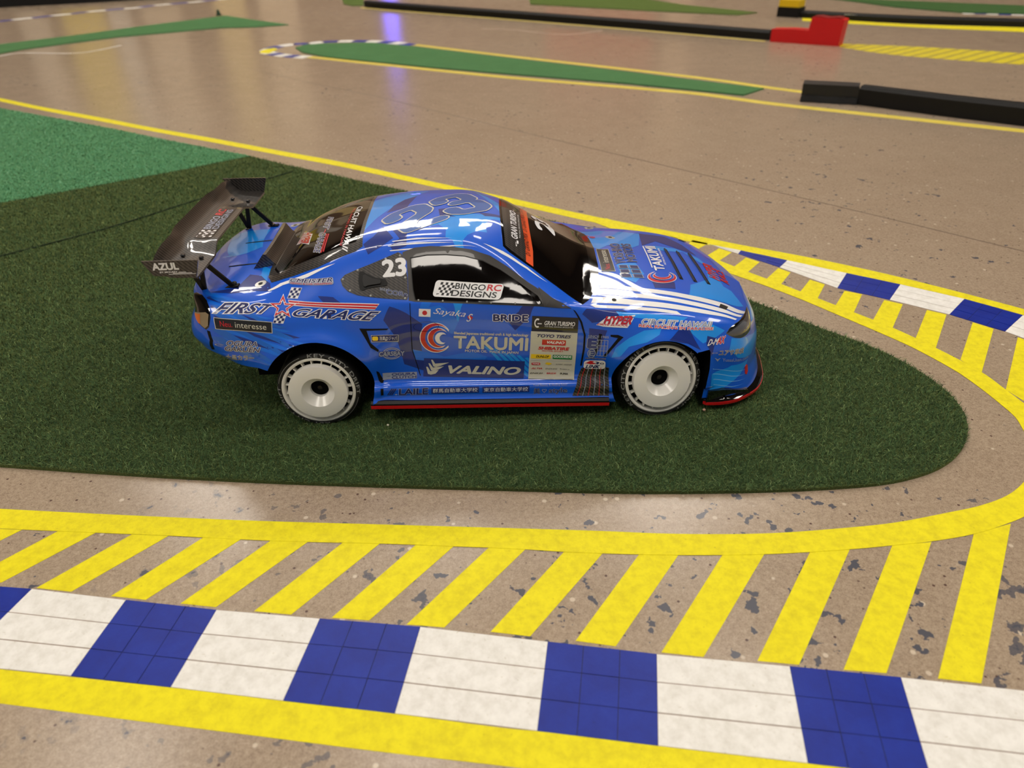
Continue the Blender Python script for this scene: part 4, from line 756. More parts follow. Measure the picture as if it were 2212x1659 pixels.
sticker('titan', 'silver outlined block lettering on the front wing', [T('SINCE 1985', (.0, .9, 1, .99), 'grey', .01), T('E', (.06, .5, .42, .84), 'deep', .06, 0, 'grey', .04), *ARC(.25, .25, .2, .16, 0, 360, 'grey', 22), T('E', (.14, .15, .36, .35), 'grey', .02),
    *[PG([(.5, .15+i*.22), (.98, .15+i*.22), (.98, .17+i*.22), (.5, .17+i*.22)], 'grey') for i in range(4)], *[PG([(.5+i*.155, .15), (.525+i*.155, .15), (.525+i*.155, .83), (.5+i*.155, .83)], 'grey') for i in range(4)], T('GARAGE', (.0, .0, .95, .07), 'navy', .01, 0, 'grey', .05)])
sticker('link', 'white LINK sticker with red flames', [RR((0, 0, 1, 1), .3, 'white', 1.8), T('LINK', (.1, .08, .75, .46), 'navy', .04, .3), PG([(.02, .62), (.3, .95), (.5, .9), (.4, .78), (.62, .6), (.3, .55), (.12, .66)], 'red'), PG([(.5, .9), (.72, .8), (.66, .56), (.5, .6), (.62, .72)], 'navy'), *ARC(.84, .66, .1, .05, 0, 360, 'navy', 14)], .7)
sticker('roof23', 'blue number 23 with silver outline on the roof', [*RIB(D2, .20, 'cream'), *RIB(D3, .20, 'cream'), *RIB(D2, .165, 'roofnum'), *RIB(D3, .165, 'roofnum')])
sticker('sunGT', 'white GRAN TURISMO lettering on the sun strip', [T('GRAN TURISMO', (.16, .35, .88, .85), 'white', .03, .2), T('THE REAL DRIVING SIMULATOR', (.2, .08, .84, .2), 'white', 0), *ARC(.07, .5, .06, .035, 60, 300, 'white', 12), R((.07, .3, .13, .45), 'white'), *ARC(.95, .5, .05, .03, 60, 300, 'white', 12)], .62, wshield)
sticker('d1', 'black lettering repeated on the orange band', [*[T('D1 GRAND PRIX', (.09+.3*i, .2, .36+.3*i, .8), 'black', .0) for i in range(3)]], .62, wshield)
sticker('ws23', 'white number 23 at the top of the windscreen', [T('23', (0, 0, 1, 1), 'white', .042)], .62, wshield)
sticker('neuhood', 'black Neu interesse plate across the hood', [R((0, 0, 1, 1), 'cream'), R((.015, .03, .985, .97), 'black'), T('Neu.', (.08, .3, .32, .72), 'red', 0), T('interesse', (.36, .28, .92, .72), 'cream', 0)])
sticker('yoshino', 'navy YOSHINO MOTORS lettering on the hood', [T('YOSHINO', (0, .55, 1, .98), 'navy', .02, 0, 'grey', .035), T('MOTORS', (.08, .02, 1, .45), 'navy', .02, 0, 'grey', .035)])
sticker('takumihood', 'white TAKUMI lettering on the hood', [T('TAKUMI', (0, .25, 1, .78), 'white', .028, .1), R((.1, .86, 1, .93), 'white'), T('MOTOR OIL MADE IN JAPAN', (.2, .02, .9, .16), 'white', .02)])
sticker('swirlhood', 'red and white crescent swirl on the hood', [*ARC(.5, .5, .5, .40, 35, 325, 'white', 30, .57, .5), *ARC(.5, .5, .475, .41, 42, 318, 'red', 30, .585, .5), *ARC(.58, .5, .32, .24, 50, 300, 'white', 22, .68, .5), *ARC(.58, .5, .3, .26, 58, 292, 'red', 22, .69, .5)])
sticker('squares', 'navy window pane emblem on the hood', [*[PG([(.04+i*.32, .05+j*.48), (.30+i*.32, .05+j*.48), (.30+i*.32, .47+j*.48), (.04+i*.32, .47+j*.48)], 'grey') for i in range(3) for j in range(2)], *[PG([(.07+i*.32, .09+j*.48), (.27+i*.32, .09+j*.48), (.27+i*.32, .43+j*.48), (.07+i*.32, .43+j*.48)], 'navy') for i in range(3) for j in range(2)]])
sticker('noseem', 'faded red emblem on the hood nose', [T('HYPER', (.05, .5, .95, .95), 'red', .04, .2), T('RACE', (.1, .05, .8, .42), 'red', .03, .2)])
sticker('e', 'small red ringed badge beside the windscreen', [*ARC(.3, .3, .28, .2, 0, 360, 'red', 18), T('E', (.2, .18, .42, .42), 'red', .04), PG([(.5, .6), (.98, .9), (.9, .65)], 'grey'), PG([(.5, .7), (.7, 1), (.75, .75)], 'red')])
sticker('rwhawaii', 'white CIRCUIT HAWAII lettering on the rear window', [T('CIRCUIT HAWAII', (0, .42, 1, 1), 'white', .02, .15), T('REAL RACING IN PARADISE', (.05, .05, .95, .3), 'red', .01)], .45, rwin)
sticker('rwfirst', 'white FIRST GARAGE lettering on the rear window', [T('FIRST', (0, .1, .42, .7), 'navy', .02, .2, 'white', .04), T('GARAGE', (.52, .0, 1, .6), 'navy', .02, .2, 'white', .04), PG(star(.48, .45, .1), 'red'), R((.55, .68, 1, .8), 'red'), R((.55, .86, .98, .98), 'red')], .45, rwin)
sticker('rwimpr', 'red and white HYPER sticker on the rear window', [PG([(0, .1), (.15, 1), (1, 1), (.9, 0)], 'white'), T('HYPER', (.1, .35, .92, .9), 'red', .04, .25, 'navy', .03), T('DRIVE SCHOOL', (.06, .1, .86, .28), 'red', .02)], .45, rwin)
lay('badge', 'U', [([(p[0]-.0, p[1]) for p in [(223.2, 21), (224.3, 19), (225.2, 22), (225.0, 31), (224.0, 34), (223.0, 31)]], None, 0)], [M['tred']], .5, -1, thick=1, label='red oval badge on the front bumper')
# ground outlines in metres, world x, y
GR = {
 'near_outer_top': [(-0.3458,0.2559),(-0.2749,0.246),(-0.2353,0.2403),(-0.179,0.2323),(-0.1191,0.223),(-0.0622,0.2145),(-0.0043,0.2049),(0.0079,0.2034),(0.0641,0.1945),(0.1311,0.1843),(0.1835,0.1761),(0.2559,0.1645)],
 'near_outer_bot': [(-0.3316,0.2362),(-0.2632,0.2258),(-0.1939,0.215),(-0.1277,0.2048),(-0.0648,0.195),(-0.0046,0.1863),(0.0965,0.1712),(0.175,0.1592),(0.2447,0.1488)],
 'kerb_top': [(-0.3859,0.3118),(-0.3088,0.3045),(-0.2874,0.3013),(-0.2277,0.291),(-0.172,0.282),(-0.1113,0.274),(-0.0542,0.2665),(0.0157,0.2546),(0.0728,0.245),(0.1397,0.2356),(0.1936,0.2275),(0.2506,0.2182),(0.2895,0.212)],
 'kerb_bounds': [[(-0.3472,0.3083),(-0.3653,0.2586)],[(-0.2877,0.3013),(-0.3005,0.2496)],[(-0.2276,0.291),(-0.2349,0.2407)],[(-0.1718,0.282),(-0.1792,0.2323)],[(-0.1113,0.274),(-0.1193,0.223)],[(-0.054,0.2665),(-0.0619,0.2144)],[(0.0157,0.2546),(0.0077,0.2034)],[(0.0728,0.245),(0.0643,0.1944)],[(0.1397,0.2356),(0.1309,0.1843)],[(0.1936,0.2275),(0.1835,0.1761)],[(0.2606,0.2167),(0.2559,0.1645)]],
 'loop_in': [(-0.4367,0.3825),(-0.3482,0.3726),(-0.2576,0.3629),(-0.1699,0.3544),(-0.0853,0.3478),(-0.0024,0.3414),(0.0545,0.3368),(0.0996,0.3327),(0.1582,0.331),(0.205,0.3338),(0.2403,0.3375),(0.2785,0.3454),(0.3026,0.3511),(0.3254,0.3601),(0.3448,0.3734),(0.3644,0.3929),(0.3753,0.4126),(0.3787,0.4293),(0.3827,0.4469),(0.3819,0.4632),(0.3797,0.4824),(0.3765,0.5006),(0.3725,0.5161),(0.3571,0.5531),(0.3438,0.5763),(0.3187,0.6151),(0.2905,0.6579),(0.2669,0.6888),(0.2386,0.7221),(0.2088,0.7607),(0.175,0.804),(0.1428,0.8449),(0.1081,0.8908)],
 'loop_out': [(-0.4219,0.3619),(-0.3371,0.3534),(-0.2721,0.3472),(-0.2225,0.3427),(-0.1749,0.3377),(-0.1314,0.3339),(-0.0857,0.3309),(-0.039,0.3268),(-0.0026,0.3236),(0.0357,0.3191),(0.075,0.316),(0.0987,0.3146),(0.1506,0.3135),(0.2035,0.3157),(0.23,0.318),(0.2557,0.3206),(0.2851,0.326),(0.3143,0.3357),(0.328,0.3418),(0.3629,0.3637),(0.3877,0.392),(0.4001,0.421),(0.4022,0.4516),(0.4003,0.4649),(0.3975,0.485),(0.3932,0.5114),(0.3757,0.5535),(0.3552,0.5921),(0.3324,0.6249),(0.3087,0.6579),(0.284,0.6923),(0.26,0.7232),(0.2337,0.7604),(0.2063,0.7976),(0.18,0.8316),(0.1522,0.8695),(0.1271,0.9013)],
 'far_top': [(-1.5854,2.0844),(-1.1771,1.8043),(-1.0228,1.6948),(-0.8342,1.5701),(-0.6915,1.4723),(-0.5354,1.3718),(-0.3929,1.2763),(-0.2574,1.1869),(-0.0992,1.0676),(-0.0042,0.9985),(0.1053,0.915),(0.1785,0.8644),(0.2254,0.8345),(0.2723,0.8017),(0.3415,0.7572),(0.4037,0.7097),(0.4512,0.6666),(0.496,0.6225),(0.544,0.5716)],
 'far_bot': [(-1.5563,2.0419),(-1.155,1.7661),(-1.0033,1.6582),(-0.8185,1.536),(-0.6792,1.4418),(-0.5254,1.3415),(-0.3856,1.248),(-0.2525,1.1593),(-0.0975,1.0434),(-0.0043,0.9749),(0.103,0.8929),(0.1747,0.8426),(0.2205,0.8125),(0.2661,0.7852),(0.3109,0.7527),(0.3616,0.7156),(0.4057,0.6843),(0.4517,0.6474),(0.4886,0.6103),(0.5352,0.5592)],
 'far_kerb_bounds': [[(0.235,0.8067),(0.2355,0.8052)],[(0.2679,0.7849),(0.2618,0.7751)],[(0.3112,0.7535),(0.2963,0.7347)],[(0.3621,0.7155),(0.3377,0.6793)],[(0.4053,0.6843),(0.3784,0.6495)],[(0.4519,0.6476),(0.4201,0.6155)],[(0.4875,0.6102),(0.4526,0.5796)],[(0.5127,0.5849),(0.4716,0.5524)]],
 'far_hatch': [[(0.1949,0.8352),(0.205,0.8267),(0.1941,0.8174),(0.1838,0.8282)],[(0.22,0.8199),(0.2359,0.8085),(0.2161,0.7883),(0.2069,0.8003)],[(0.2446,0.7927),(0.2559,0.7799),(0.2366,0.7579),(0.2247,0.7711)],[(0.2676,0.7639),(0.279,0.7505),(0.2577,0.7236),(0.2475,0.7394)],[(0.2944,0.7332),(0.3035,0.7207),(0.2831,0.691),(0.272,0.7047)],[(0.3175,0.7015),(0.3286,0.6889),(0.3088,0.6563),(0.2968,0.6722)],[(0.3427,0.6726),(0.3567,0.6634),(0.3329,0.6255),(0.3212,0.6409)],[(0.3729,0.6495),(0.3867,0.6394),(0.3552,0.5921),(0.3445,0.609)],[(0.4038,0.6259),(0.4176,0.6157),(0.3759,0.5535),(0.3672,0.5723)],[(0.4334,0.5987),(0.4453,0.5854),(0.393,0.5113),(0.3866,0.5326)],[(0.4576,0.5686),(0.4677,0.5567),(0.4046,0.4612),(0.3979,0.4851)]],
 'near_hatch': [[(-0.3497,0.3543),(-0.3218,0.3518),(-0.3592,0.3117),(-0.3849,0.3144)],[(-0.2973,0.3496),(-0.2718,0.3472),(-0.3093,0.3067),(-0.3325,0.3093)],[(-0.2472,0.3449),(-0.2228,0.3427),(-0.2631,0.2982),(-0.2855,0.3018)],[(-0.1997,0.3404),(-0.175,0.3379),(-0.216,0.2906),(-0.2377,0.2941)],[(-0.1554,0.3362),(-0.1315,0.3341),(-0.173,0.2839),(-0.1945,0.2872)],[(-0.1092,0.3325),(-0.0857,0.3309),(-0.1282,0.2772),(-0.1501,0.2803)],[(-0.063,0.3289),(-0.039,0.327),(-0.0833,0.2717),(-0.1047,0.2743)],[(-0.017,0.3252),(0.0059,0.3233),(-0.0408,0.2656),(-0.0619,0.2683)],[(0.0294,0.3201),(0.053,0.3181),(0.0063,0.2582),(-0.0152,0.2619)],[(0.075,0.3164),(0.0984,0.3146),(0.0518,0.2504),(0.0307,0.2546)],[(0.1255,0.3144),(0.1507,0.3139),(0.0969,0.2424),(0.0754,0.2459)],[(0.1789,0.3148),(0.2036,0.3161),(0.1449,0.2362),(0.1242,0.2392)],[(0.2306,0.3184),(0.2554,0.3201),(0.1874,0.23),(0.1665,0.2326)],[(0.2847,0.326),(0.3126,0.3342),(0.2319,0.2228),(0.2118,0.2262)]],
 'carpet_dark': [(-0.4705,0.4316),(-0.3732,0.4179),(-0.2744,0.404),(-0.1801,0.3927),(-0.0899,0.3842),(-0.0037,0.3774),(0.0744,0.3715),(0.1522,0.3692),(0.2072,0.3701),(0.2561,0.3748),(0.2943,0.388),(0.3214,0.4088),(0.3393,0.4351),(0.3478,0.4662),(0.3433,0.5046),(0.324,0.5477),(0.2816,0.5983),(0.2406,0.6515),(0.1888,0.7174),(0.1348,0.7909),(0.0786,0.87),(0.055,0.8916),(-0.0475,0.958),(-0.146,1.0285),(-0.2822,1.1269),(-0.3702,1.1905),(-0.4266,1.2352),(-0.4603,1.2094),(-0.5074,1.1692),(-0.5844,1.1149),(-0.658,1.0629),(-0.7221,1.0204),(-0.8409,0.9472)],
 'carpet_light': [(-0.4276,1.2362),(-0.6084,1.3541),(-0.757,1.4573),(-0.9198,1.5621),(-1.103,1.6784),(-1.5592,1.9471),(-0.8409,0.9487),(-0.7221,1.0219),(-0.658,1.0644),(-0.5844,1.1164),(-0.5074,1.1707),(-0.4603,1.2109)],
 'seam': [(-0.3323,1.1365),(-0.4349,1.0108),(-0.5179,0.9006),(-0.6038,0.8168),(-0.6886,0.7358)],
 'island': [(-0.6474,2.4802),(-0.6281,2.5355),(-0.5688,2.5552),(-0.4189,2.5438),(-0.2804,2.4455),(0.0232,2.1702),(0.3055,1.922),(0.4898,1.7483),(0.5676,1.6798),(0.5057,1.6186),(0.2839,1.7761),(0.0199,1.9313),(-0.1952,2.0629),(-0.365,2.1808),(-0.5141,2.2843),(-0.604,2.3851)],
 'isl_low': [(-0.6105,2.3344),(-0.2922,2.1078),(0.0193,1.8935),(0.3025,1.7252),(0.4275,1.6436),(0.5345,1.5428),(0.7107,1.4104),(0.8932,1.277),(0.9924,1.2052)],
 'isl_up': [(-0.3356,2.5491),(-0.2862,2.5001),(0.0238,2.2153),(0.3121,1.9658),(0.5011,1.7915),(0.5829,1.6989),(0.659,1.6239)],
 'isl_kerb_up': [(-0.7285,2.4426),(-0.7243,2.5079),(-0.7042,2.5436),(-0.6679,2.5776),(-0.6301,2.576),(-0.5981,2.6013),(-0.5554,2.6146),(-0.5094,2.6115),(-0.4626,2.6031),(-0.4215,2.5904),(-0.3748,2.5664),(-0.3307,2.533),(-0.2841,2.4801)],
 'isl_kerb_low': [(-0.7208,2.4139),(-0.6721,2.3617),(-0.6297,2.329),(-0.5983,2.3113),(-0.5674,2.2938)],
 'left_strip': [(-1.8679,2.4974),(-1.7166,2.7374),(-1.5425,2.9487),(-1.4043,3.1765),(-1.2969,3.3201),(-1.1821,3.477),(-0.9931,3.2699),(-0.8205,3.0983),(-0.9313,3.051),(-1.0677,3.0513),(-1.3743,2.856),(-1.5661,2.6081),(-1.5943,2.5262),(-1.7094,2.2664)],
 'white_line': [(-1.6501,2.3812),(-1.5688,2.4807),(-1.5439,2.5317),(-1.3282,2.5054),(-1.2657,2.6519)],
 'left_kerb': [(-2.2456,3.3225),(-2.1647,3.51),(-2.1343,3.5624),(-2.0742,3.6275),(-2.031,3.6993),(-1.9755,3.7521),(-1.9387,3.831),(-1.8821,3.8778),(-1.8367,3.9287),(-1.7749,3.9558),(-1.7422,4.0456),(-1.6957,4.0901),(-1.6534,4.1369),(-1.6054,4.1715),(-1.5619,4.2081),(-1.5275,4.2604),(-1.4896,4.3131),(-1.4364,4.3763)],
 'bar_tl': [(-2.7396,4.0315),(-2.5385,4.1556),(-2.2422,4.2657),(-1.885,4.421),(-1.6867,4.5274)],
 'long_bar': [(-0.6279,3.7227),(-0.5866,3.6722),(0.0364,3.1095),(0.4286,2.7525),(0.7989,2.3943)],
 'red_base': [(0.7955,2.3658),(0.887,2.2933),(0.9518,2.246)],
 'olive': [(0.1284,4.0149),(0.6139,3.8295),(0.7719,3.4261),(0.9752,3.0946),(0.8832,3.0371),(0.5532,3.279),(0.1261,3.6317)],
 'olive2': [(-0.8245,4.2334),(-0.7074,4.2005),(-0.6386,3.7655),(-0.6924,3.7687),(-0.751,3.8801)],
 'yb_base': [(1.0076,2.9678),(1.0679,2.9104)],
 'rbar': [(1.0725,2.9238),(1.3556,2.6863),(1.6525,2.528),(1.8527,2.4206)],
 'rtape_top': [(1.0866,2.9207),(1.3502,2.6748),(1.6494,2.5229),(1.846,2.4112)],
 'rtape_bot': [(1.0546,2.8294),(1.3187,2.6079),(1.5924,2.4289),(1.7816,2.3202)],
 'fargreen': [(1.4118,3.5834),(1.7425,3.3082),(1.9964,3.0957),(2.2,2.9125),(2.0411,2.688),(1.8443,2.8451),(1.6736,2.93),(1.5332,3.1602),(1.4821,3.3577)],
 'fardash': [(1.6657,2.9141),(1.7265,2.9),(1.7565,2.8707),(1.7847,2.8569),(1.8026,2.8454),(1.829,2.8321),(1.8644,2.8025),(1.8989,2.7806)],
 'tri_top': [(0.9728,2.2964),(1.1593,2.2013),(1.3638,2.0523),(1.5123,1.9398)],
 'tri_bot': [(0.9515,2.2285),(1.0179,2.1015),(1.1201,1.9983),(1.265,1.8895),(1.4001,1.7812)],
 'bigbar': [(0.6026,1.5522),(0.6997,1.51),(0.8126,1.397),(0.912,1.308),(1.0042,1.2218)],
 'joint': [(-0.6947,2.1319),(-0.4512,1.8719),(-0.2891,1.7165),(0.0121,1.3797),(0.2573,1.115),(0.3738,0.9901),(0.4926,0.8601),(0.5803,0.7614),(0.6338,0.6985)],
 'cone': [(-1.2133,3.4863)],
 'whitearc': [(-0.0754,2.8416),(0.032,2.7949),(0.1449,2.677),(0.2193,2.6398),(0.3347,2.7104)],
}
# ------------------------------------------------------------ ground materials
FZ = -.004                                     # floor level; the car stands on the carpet at 0
def tape_mat(name, col, dark, sc_=90, rough=.5):
    m = mat(name, col, rough, spec=.4); g = NB(m); co = g.coords()
    n1 = g.noise(co, sc_, 7, .7); n2 = g.noise(co, sc_*6, 3, .6)
    c1 = g.ramp(n1, [(.3, srgb(*dark)), (.55, srgb(*col)), (.8, srgb(*[min(255, c+10) for c in col]))])
    spk = g.ramp(g.noise(co, sc_*3.1, 2, .5), [(.25, (.62, .57, .45, 1)), (.31, (1, 1, 1, 1))])
    g.l(g.mix(.55, c1, spk, 'MULTIPLY'), g.b.inputs['Base Color'])
    b = g.bump(g.mix(.5, n1, n2), .35, .0006); return m
MG = dict(yellow=tape_mat('yellow_tape', (240, 226, 0), (222, 206, 0), 170, .6), white=tape_mat('white_tape', (240, 238, 232), (222, 219, 210), 110, .6),
          blue=tape_mat('blue_tape', (8, 42, 152), (6, 32, 134), 40, .4), pale=tape_mat('pale_tape', (226, 206, 84), (214, 192, 70), 40))
fm = mat('polished_concrete', (165, 143, 120), .3, spec=.6); g = NB(fm); co = g.coords()
big = g.noise(co, 1.6, 5, .6); med = g.noise(co, 22, 5, .6); fine = g.noise(co, 420, 4, .7); gr = g.noise(co, 1300, 2, .6)
base = g.ramp(big, [(.3, srgb(150, 130, 108)), (.5, srgb(166, 146, 123)), (.72, srgb(176, 158, 136))])
c = g.mix(.22, base, g.ramp(med, [(.35, srgb(146, 124, 104)), (.65, srgb(180, 160, 138))]))
c = g.mix(.42, c, g.ramp(fine, [(.34, srgb(118, 98, 82)), (.5, srgb(166, 145, 122)), (.66, srgb(198, 178, 154))]))
c = g.mix(.22, c, g.ramp(gr, [(.35, srgb(96, 82, 70)), (.6, srgb(200, 184, 164))]))
vo = g.n('ShaderNodeTexVoronoi'); vo.inputs['Scale'].default_value = 150; vo.inputs['Randomness'].default_value = 1; g.l(co, vo.inputs['Vector'])
pit = g.ramp(vo.outputs['Distance'], [(.10, (1, 1, 1, 1)), (.16, (0, 0, 0, 1))]); sel = g.ramp(vo.outputs['Color'], [(.62, (0, 0, 0, 1)), (.66, (1, 1, 1, 1))])
c = g.mix(g.mix(1, pit, sel, 'MULTIPLY'), c, srgb(92, 70, 62))
v2 = g.n('ShaderNodeTexVoronoi'); v2.inputs['Scale'].default_value = 95; g.l(co, v2.inputs['Vector'])
c = g.mix(g.mix(1, g.ramp(v2.outputs['Distance'], [(.12, (1, 1, 1, 1)), (.18, (0, 0, 0, 1))]), g.ramp(v2.outputs['Color'], [(.72, (0, 0, 0, 1)), (.76, (1, 1, 1, 1))]), 'MULTIPLY'), c, srgb(206, 190, 168))
dist = g.n('ShaderNodeTexNoise'); dist.inputs['Scale'].default_value = 60; dist.inputs['Detail'].default_value = 3; g.l(co, dist.inputs['Vector'])
wn = g.noise(g.coords((1, 1, 1)), 85, 3, .55)                         # blue-grey worn flakes, gathered in one area
reg = g.noise(g.coords((1, 1, 1)), 3.2, 2, .5)
sm = g.n('ShaderNodeMath', operation='ADD'); g.l(wn, sm.inputs[0]); ml = g.n('ShaderNodeMath', operation='MULTIPLY'); g.l(reg, ml.inputs[0]); ml.inputs[1].default_value = .28; g.l(ml.outputs[0], sm.inputs[1])
vd = g.n('ShaderNodeVectorMath', operation='DISTANCE'); g.l(co, vd.inputs[0]); vd.inputs[1].default_value = (.10, .31, 0)
area = g.ramp(vd.outputs['Value'], [(.14, (1, 1, 1, 1)), (.42, (0, 0, 0, 1))])
fl1 = g.ramp(sm.outputs[0], [(.765, (0, 0, 0, 1)), (.775, (1, 1, 1, 1))]); fl2 = g.ramp(sm.outputs[0], [(.835, (0, 0, 0, 1)), (.845, (1, 1, 1, 1))])
c = g.mix(g.mix(area, fl2, fl1), c, srgb(86, 86, 94))
g.l(c, g.b.inputs['Base Color'])
g.l(g.ramp(med, [(.3, (.21, .21, .21, 1)), (.7, (.25, .25, .25, 1))]), g.b.inputs['Roughness']); g.bump(g.mix(.5, fine, gr), .10, .0004)
def green(name, a, b, c3, sheen=.35, sc_=900):
    m = mat(name, b, .95, spec=.05); g = NB(m); co = g.coords(); n1 = g.noise(co, 16, 4, .6); n2 = g.noise(co, sc_, 3, .7)
    x = g.mix(.6, g.ramp(n1, [(.3, srgb(*a)), (.7, srgb(*b))]), g.ramp(n2, [(.35, srgb(*a)), (.52, srgb(*b)), (.72, srgb(*c3))]))
    g.l(x, g.b.inputs['Base Color']); g.b.inputs['Sheen Weight'].default_value = sheen; g.b.inputs['Sheen Roughness'].default_value = .5
    g.b.inputs['Sheen Tint'].default_value = srgb(176, 184, 104); g.bump(n2, .8, .002); return m
def fibre(name, cols):
    m = mat(name, cols[1], .8, spec=.15); g = NB(m); at = g.n('ShaderNodeAttribute'); at.attribute_name = 'tone'
    g.l(g.ramp(at.outputs['Fac'], [(p, srgb(*c)) for p, c in zip((0, .4, .75, 1), cols)]), g.b.inputs['Base Color']); g.b.inputs['Sheen Weight'].default_value = .7; g.b.inputs['Sheen Tint'].default_value = srgb(176, 186, 110); return m
MG['dark'] = green('dark_green_carpet', (28, 42, 26), (48, 66, 40), (76, 98, 58), .8); MG['blade'] = fibre('dark_green_fibre', ((24, 44, 28), (50, 78, 48), (92, 122, 74), (172, 188, 126)))
MG['light'] = green('bright_green_carpet', (64, 128, 90), (88, 156, 112), (120, 184, 140)); MG['lblade'] = fibre('bright_green_fibre', ((50, 112, 76), (88, 156, 114), (126, 190, 148), (178, 226, 188)))
MG['isl'] = green('island_green_carpet', (60, 112, 74), (80, 136, 92), (104, 156, 112)); MG['olive'] = green('olive_carpet', (76, 98, 52), (92, 114, 60), (106, 128, 70))

def sheet(name, pts, mats, z0, z1, parent=None, smooth_n=0):      # thin slab with a given outline (metres)
    bm = bmesh.new(); lo = [bm.verts.new((x, y, z0)) for x, y in pts]; hi = [bm.verts.new((x, y, z1)) for x, y in pts]; n = len(pts)
    bm.faces.new(hi); bm.faces.new(lo[::-1])
    for i in range(n): bm.faces.new((lo[i], lo[(i+1) % n], hi[(i+1) % n], hi[i]))
    bmesh.ops.recalc_face_normals(bm, faces=bm.faces); bmesh.ops.triangulate(bm, faces=[f for f in bm.faces if len(f.verts) > 4])
    me = bpy.data.meshes.new(name); bm.to_mesh(me); bm.free(); me.materials.append(mats); o = bpy.data.objects.new(name, me); C.objects.link(o); o.parent = parent; return o
sp2 = lambda pts, n=5: [tuple(p) for p in spline(np.array(pts, float), n)]
def strip(name, top, bot, m_, z0=FZ, t=.00018): return sheet(name, sp2(top)+sp2(bot)[::-1], m_, z0, z0+t)
def along(path, w_):                            # ribbon of width w_ about a path
    P_ = np.array(path, float); d = np.gradient(P_, axis=0); d /= np.linalg.norm(d, axis=1)[:, None]; q = np.stack([-d[:, 1], d[:, 0]], 1)*w_/2
    return [tuple(p) for p in P_+q]+[tuple(p) for p in (P_-q)[::-1]]

# ------------------------------------------------------------ the hall
fl = MB(); fl.box((-7, -3, FZ-.05), (7, 7, FZ)); tag(fl.build('floor', fm, scale=1), kind='structure')
wl = MB(); wl.box((-7, 6.2, FZ), (7, 6.3, 3.7)); tag(wl.build('wall_back', mat('wall_paint', (150, 126, 104), .8), scale=1), kind='structure')
wl = MB(); wl.box((-7.1, -3, FZ), (-7, 6.2, 3.7)); tag(wl.build('wall_left', mat('wall_left_paint', (120, 104, 88), .8), scale=1), kind='structure')
ce = MB(); ce.box((-7, -3, 3.7), (7, 6.3, 3.75)); tag(ce.build('ceiling', mat('ceiling_dark', (96, 92, 88), .9), scale=1), kind='structure')
em = bpy.data.materials.new('lamp_diffuser'); em.use_nodes = True; nt_ = em.node_tree; nt_.nodes.clear(); eo = nt_.nodes.new('ShaderNodeOutputMaterial'); ee = nt_.nodes.new('ShaderNodeEmission')
ee.inputs[0].default_value = (1, .92, .82, 1); ee.inputs[1].default_value = 13.5; nt_.links.new(ee.outputs[0], eo.inputs[0])
metal = mat('lamp_housing', (190, 190, 188), .4, metal=.6)
def lamp(x, y, lx, ly, lab):
    e_ = empty('ceiling_light', (x, y, 3.7)); tag(e_, lab, 'ceiling light', 'ceiling lights')
    a = MB(); a.box((-lx/2-.03, -ly/2-.03, -.06), (lx/2+.03, ly/2+.03, 0)); a.build('frame', metal, e_, scale=1)
    d = MB(); d.box((-lx/2, -ly/2, -.066), (lx/2, ly/2, -.0605)); d.build('diffuser', em, e_, scale=1)
lamp(.13, -1.46, 1.1, .98, 'broad square ceiling light straight behind the viewer')
lamp(-3.1, -1.3, 1.7, .9, 'added ceiling light for overall brightness, behind the viewer to the left')  # added panel that lifts the general brightness, not a known fixture
lamp(3.6, .7, 1.2, 1.2, 'added ceiling light for overall brightness, over the floor at the right')  # added side panel, there only to raise the overall light level
lamp(-1.9, 5.0, 2.6, .4, 'added long ceiling light brightening the boards on the left of the back wall')  # added strip that lights the boards so their floor streaks show
lamp(1.2, 5.0, 2.4, .4, 'added long ceiling light brightening the boards on the right of the back wall')  # added like its left twin, to brighten boards and wall
lamp(.2, .75, 4.0, .16, 'narrow long ceiling light directly above the car')
for i, (x, y) in enumerate(((-2.3, 2.4), (-.55, 2.4), (1.2, 2.4), (-2.3, 4.3), (-.55, 4.3), (1.2, 4.3))):
    lamp(x, y, .5, .5, 'square ceiling panel in the %s row, %s' % (('middle', 'far')[i//3], ('left', 'centre', 'right')[i % 3]))
# stands along the back wall: seen only as streaks in the polished floor
YB = 5.55
def board(x0, x1, z0, z1, col, lab, nm='display_board', cat='display'):
    b = MB(); b.box((x0, YB, z0), (x1, YB+.05, z1)); o = b.build(nm, mat('board_%d_%d_%d' % col, col, .6), scale=1); tag(o, lab, cat)
for x0, x1, h, col, lab in ((-4.3, -4.05, 2.2, (226, 214, 200), 'pale narrow board at the far left of the back wall'), (-3.9, -3.4, 1.9, (150, 134, 118), 'grey brown board left of the yellow one'),
        (-3.3, -3.12, 2.3, (236, 222, 200), 'cream slim board left of the yellow one'), (-3.0, -2.72, 1.5, (250, 226, 96), 'yellow board among the cream boards'), (-2.68, -2.55, 1.9, (240, 232, 220), 'white slim board right of the yellow one'),
        (-2.45, -2.2, 1.6, (226, 206, 176), 'beige board in the middle of the row'), (-1.95, -1.75, 1.7, (240, 216, 150), 'straw coloured board in the middle of the row'), (-1.65, -1.4, 2.1, (232, 210, 176), 'tan board right of the straw coloured one'), (1.12, 1.3, 1.7, (210, 180, 150), 'light brown board right of the red box')):
    board(x0, x1, FZ, h, col, lab)
board(.3, 1.05, .30, .58, (214, 70, 48), 'red display box raised on the back wall', 'display box')
bl = bpy.data.materials.new('blue_lamp'); bl.use_nodes = True; nt_ = bl.node_tree; nt_.nodes.clear(); eo = nt_.nodes.new('ShaderNodeOutputMaterial'); ee = nt_.nodes.new('ShaderNodeEmission')
ee.inputs[0].default_value = (.13, .10, 1, 1); ee.inputs[1].default_value = 7; nt_.links.new(ee.outputs[0], eo.inputs[0])
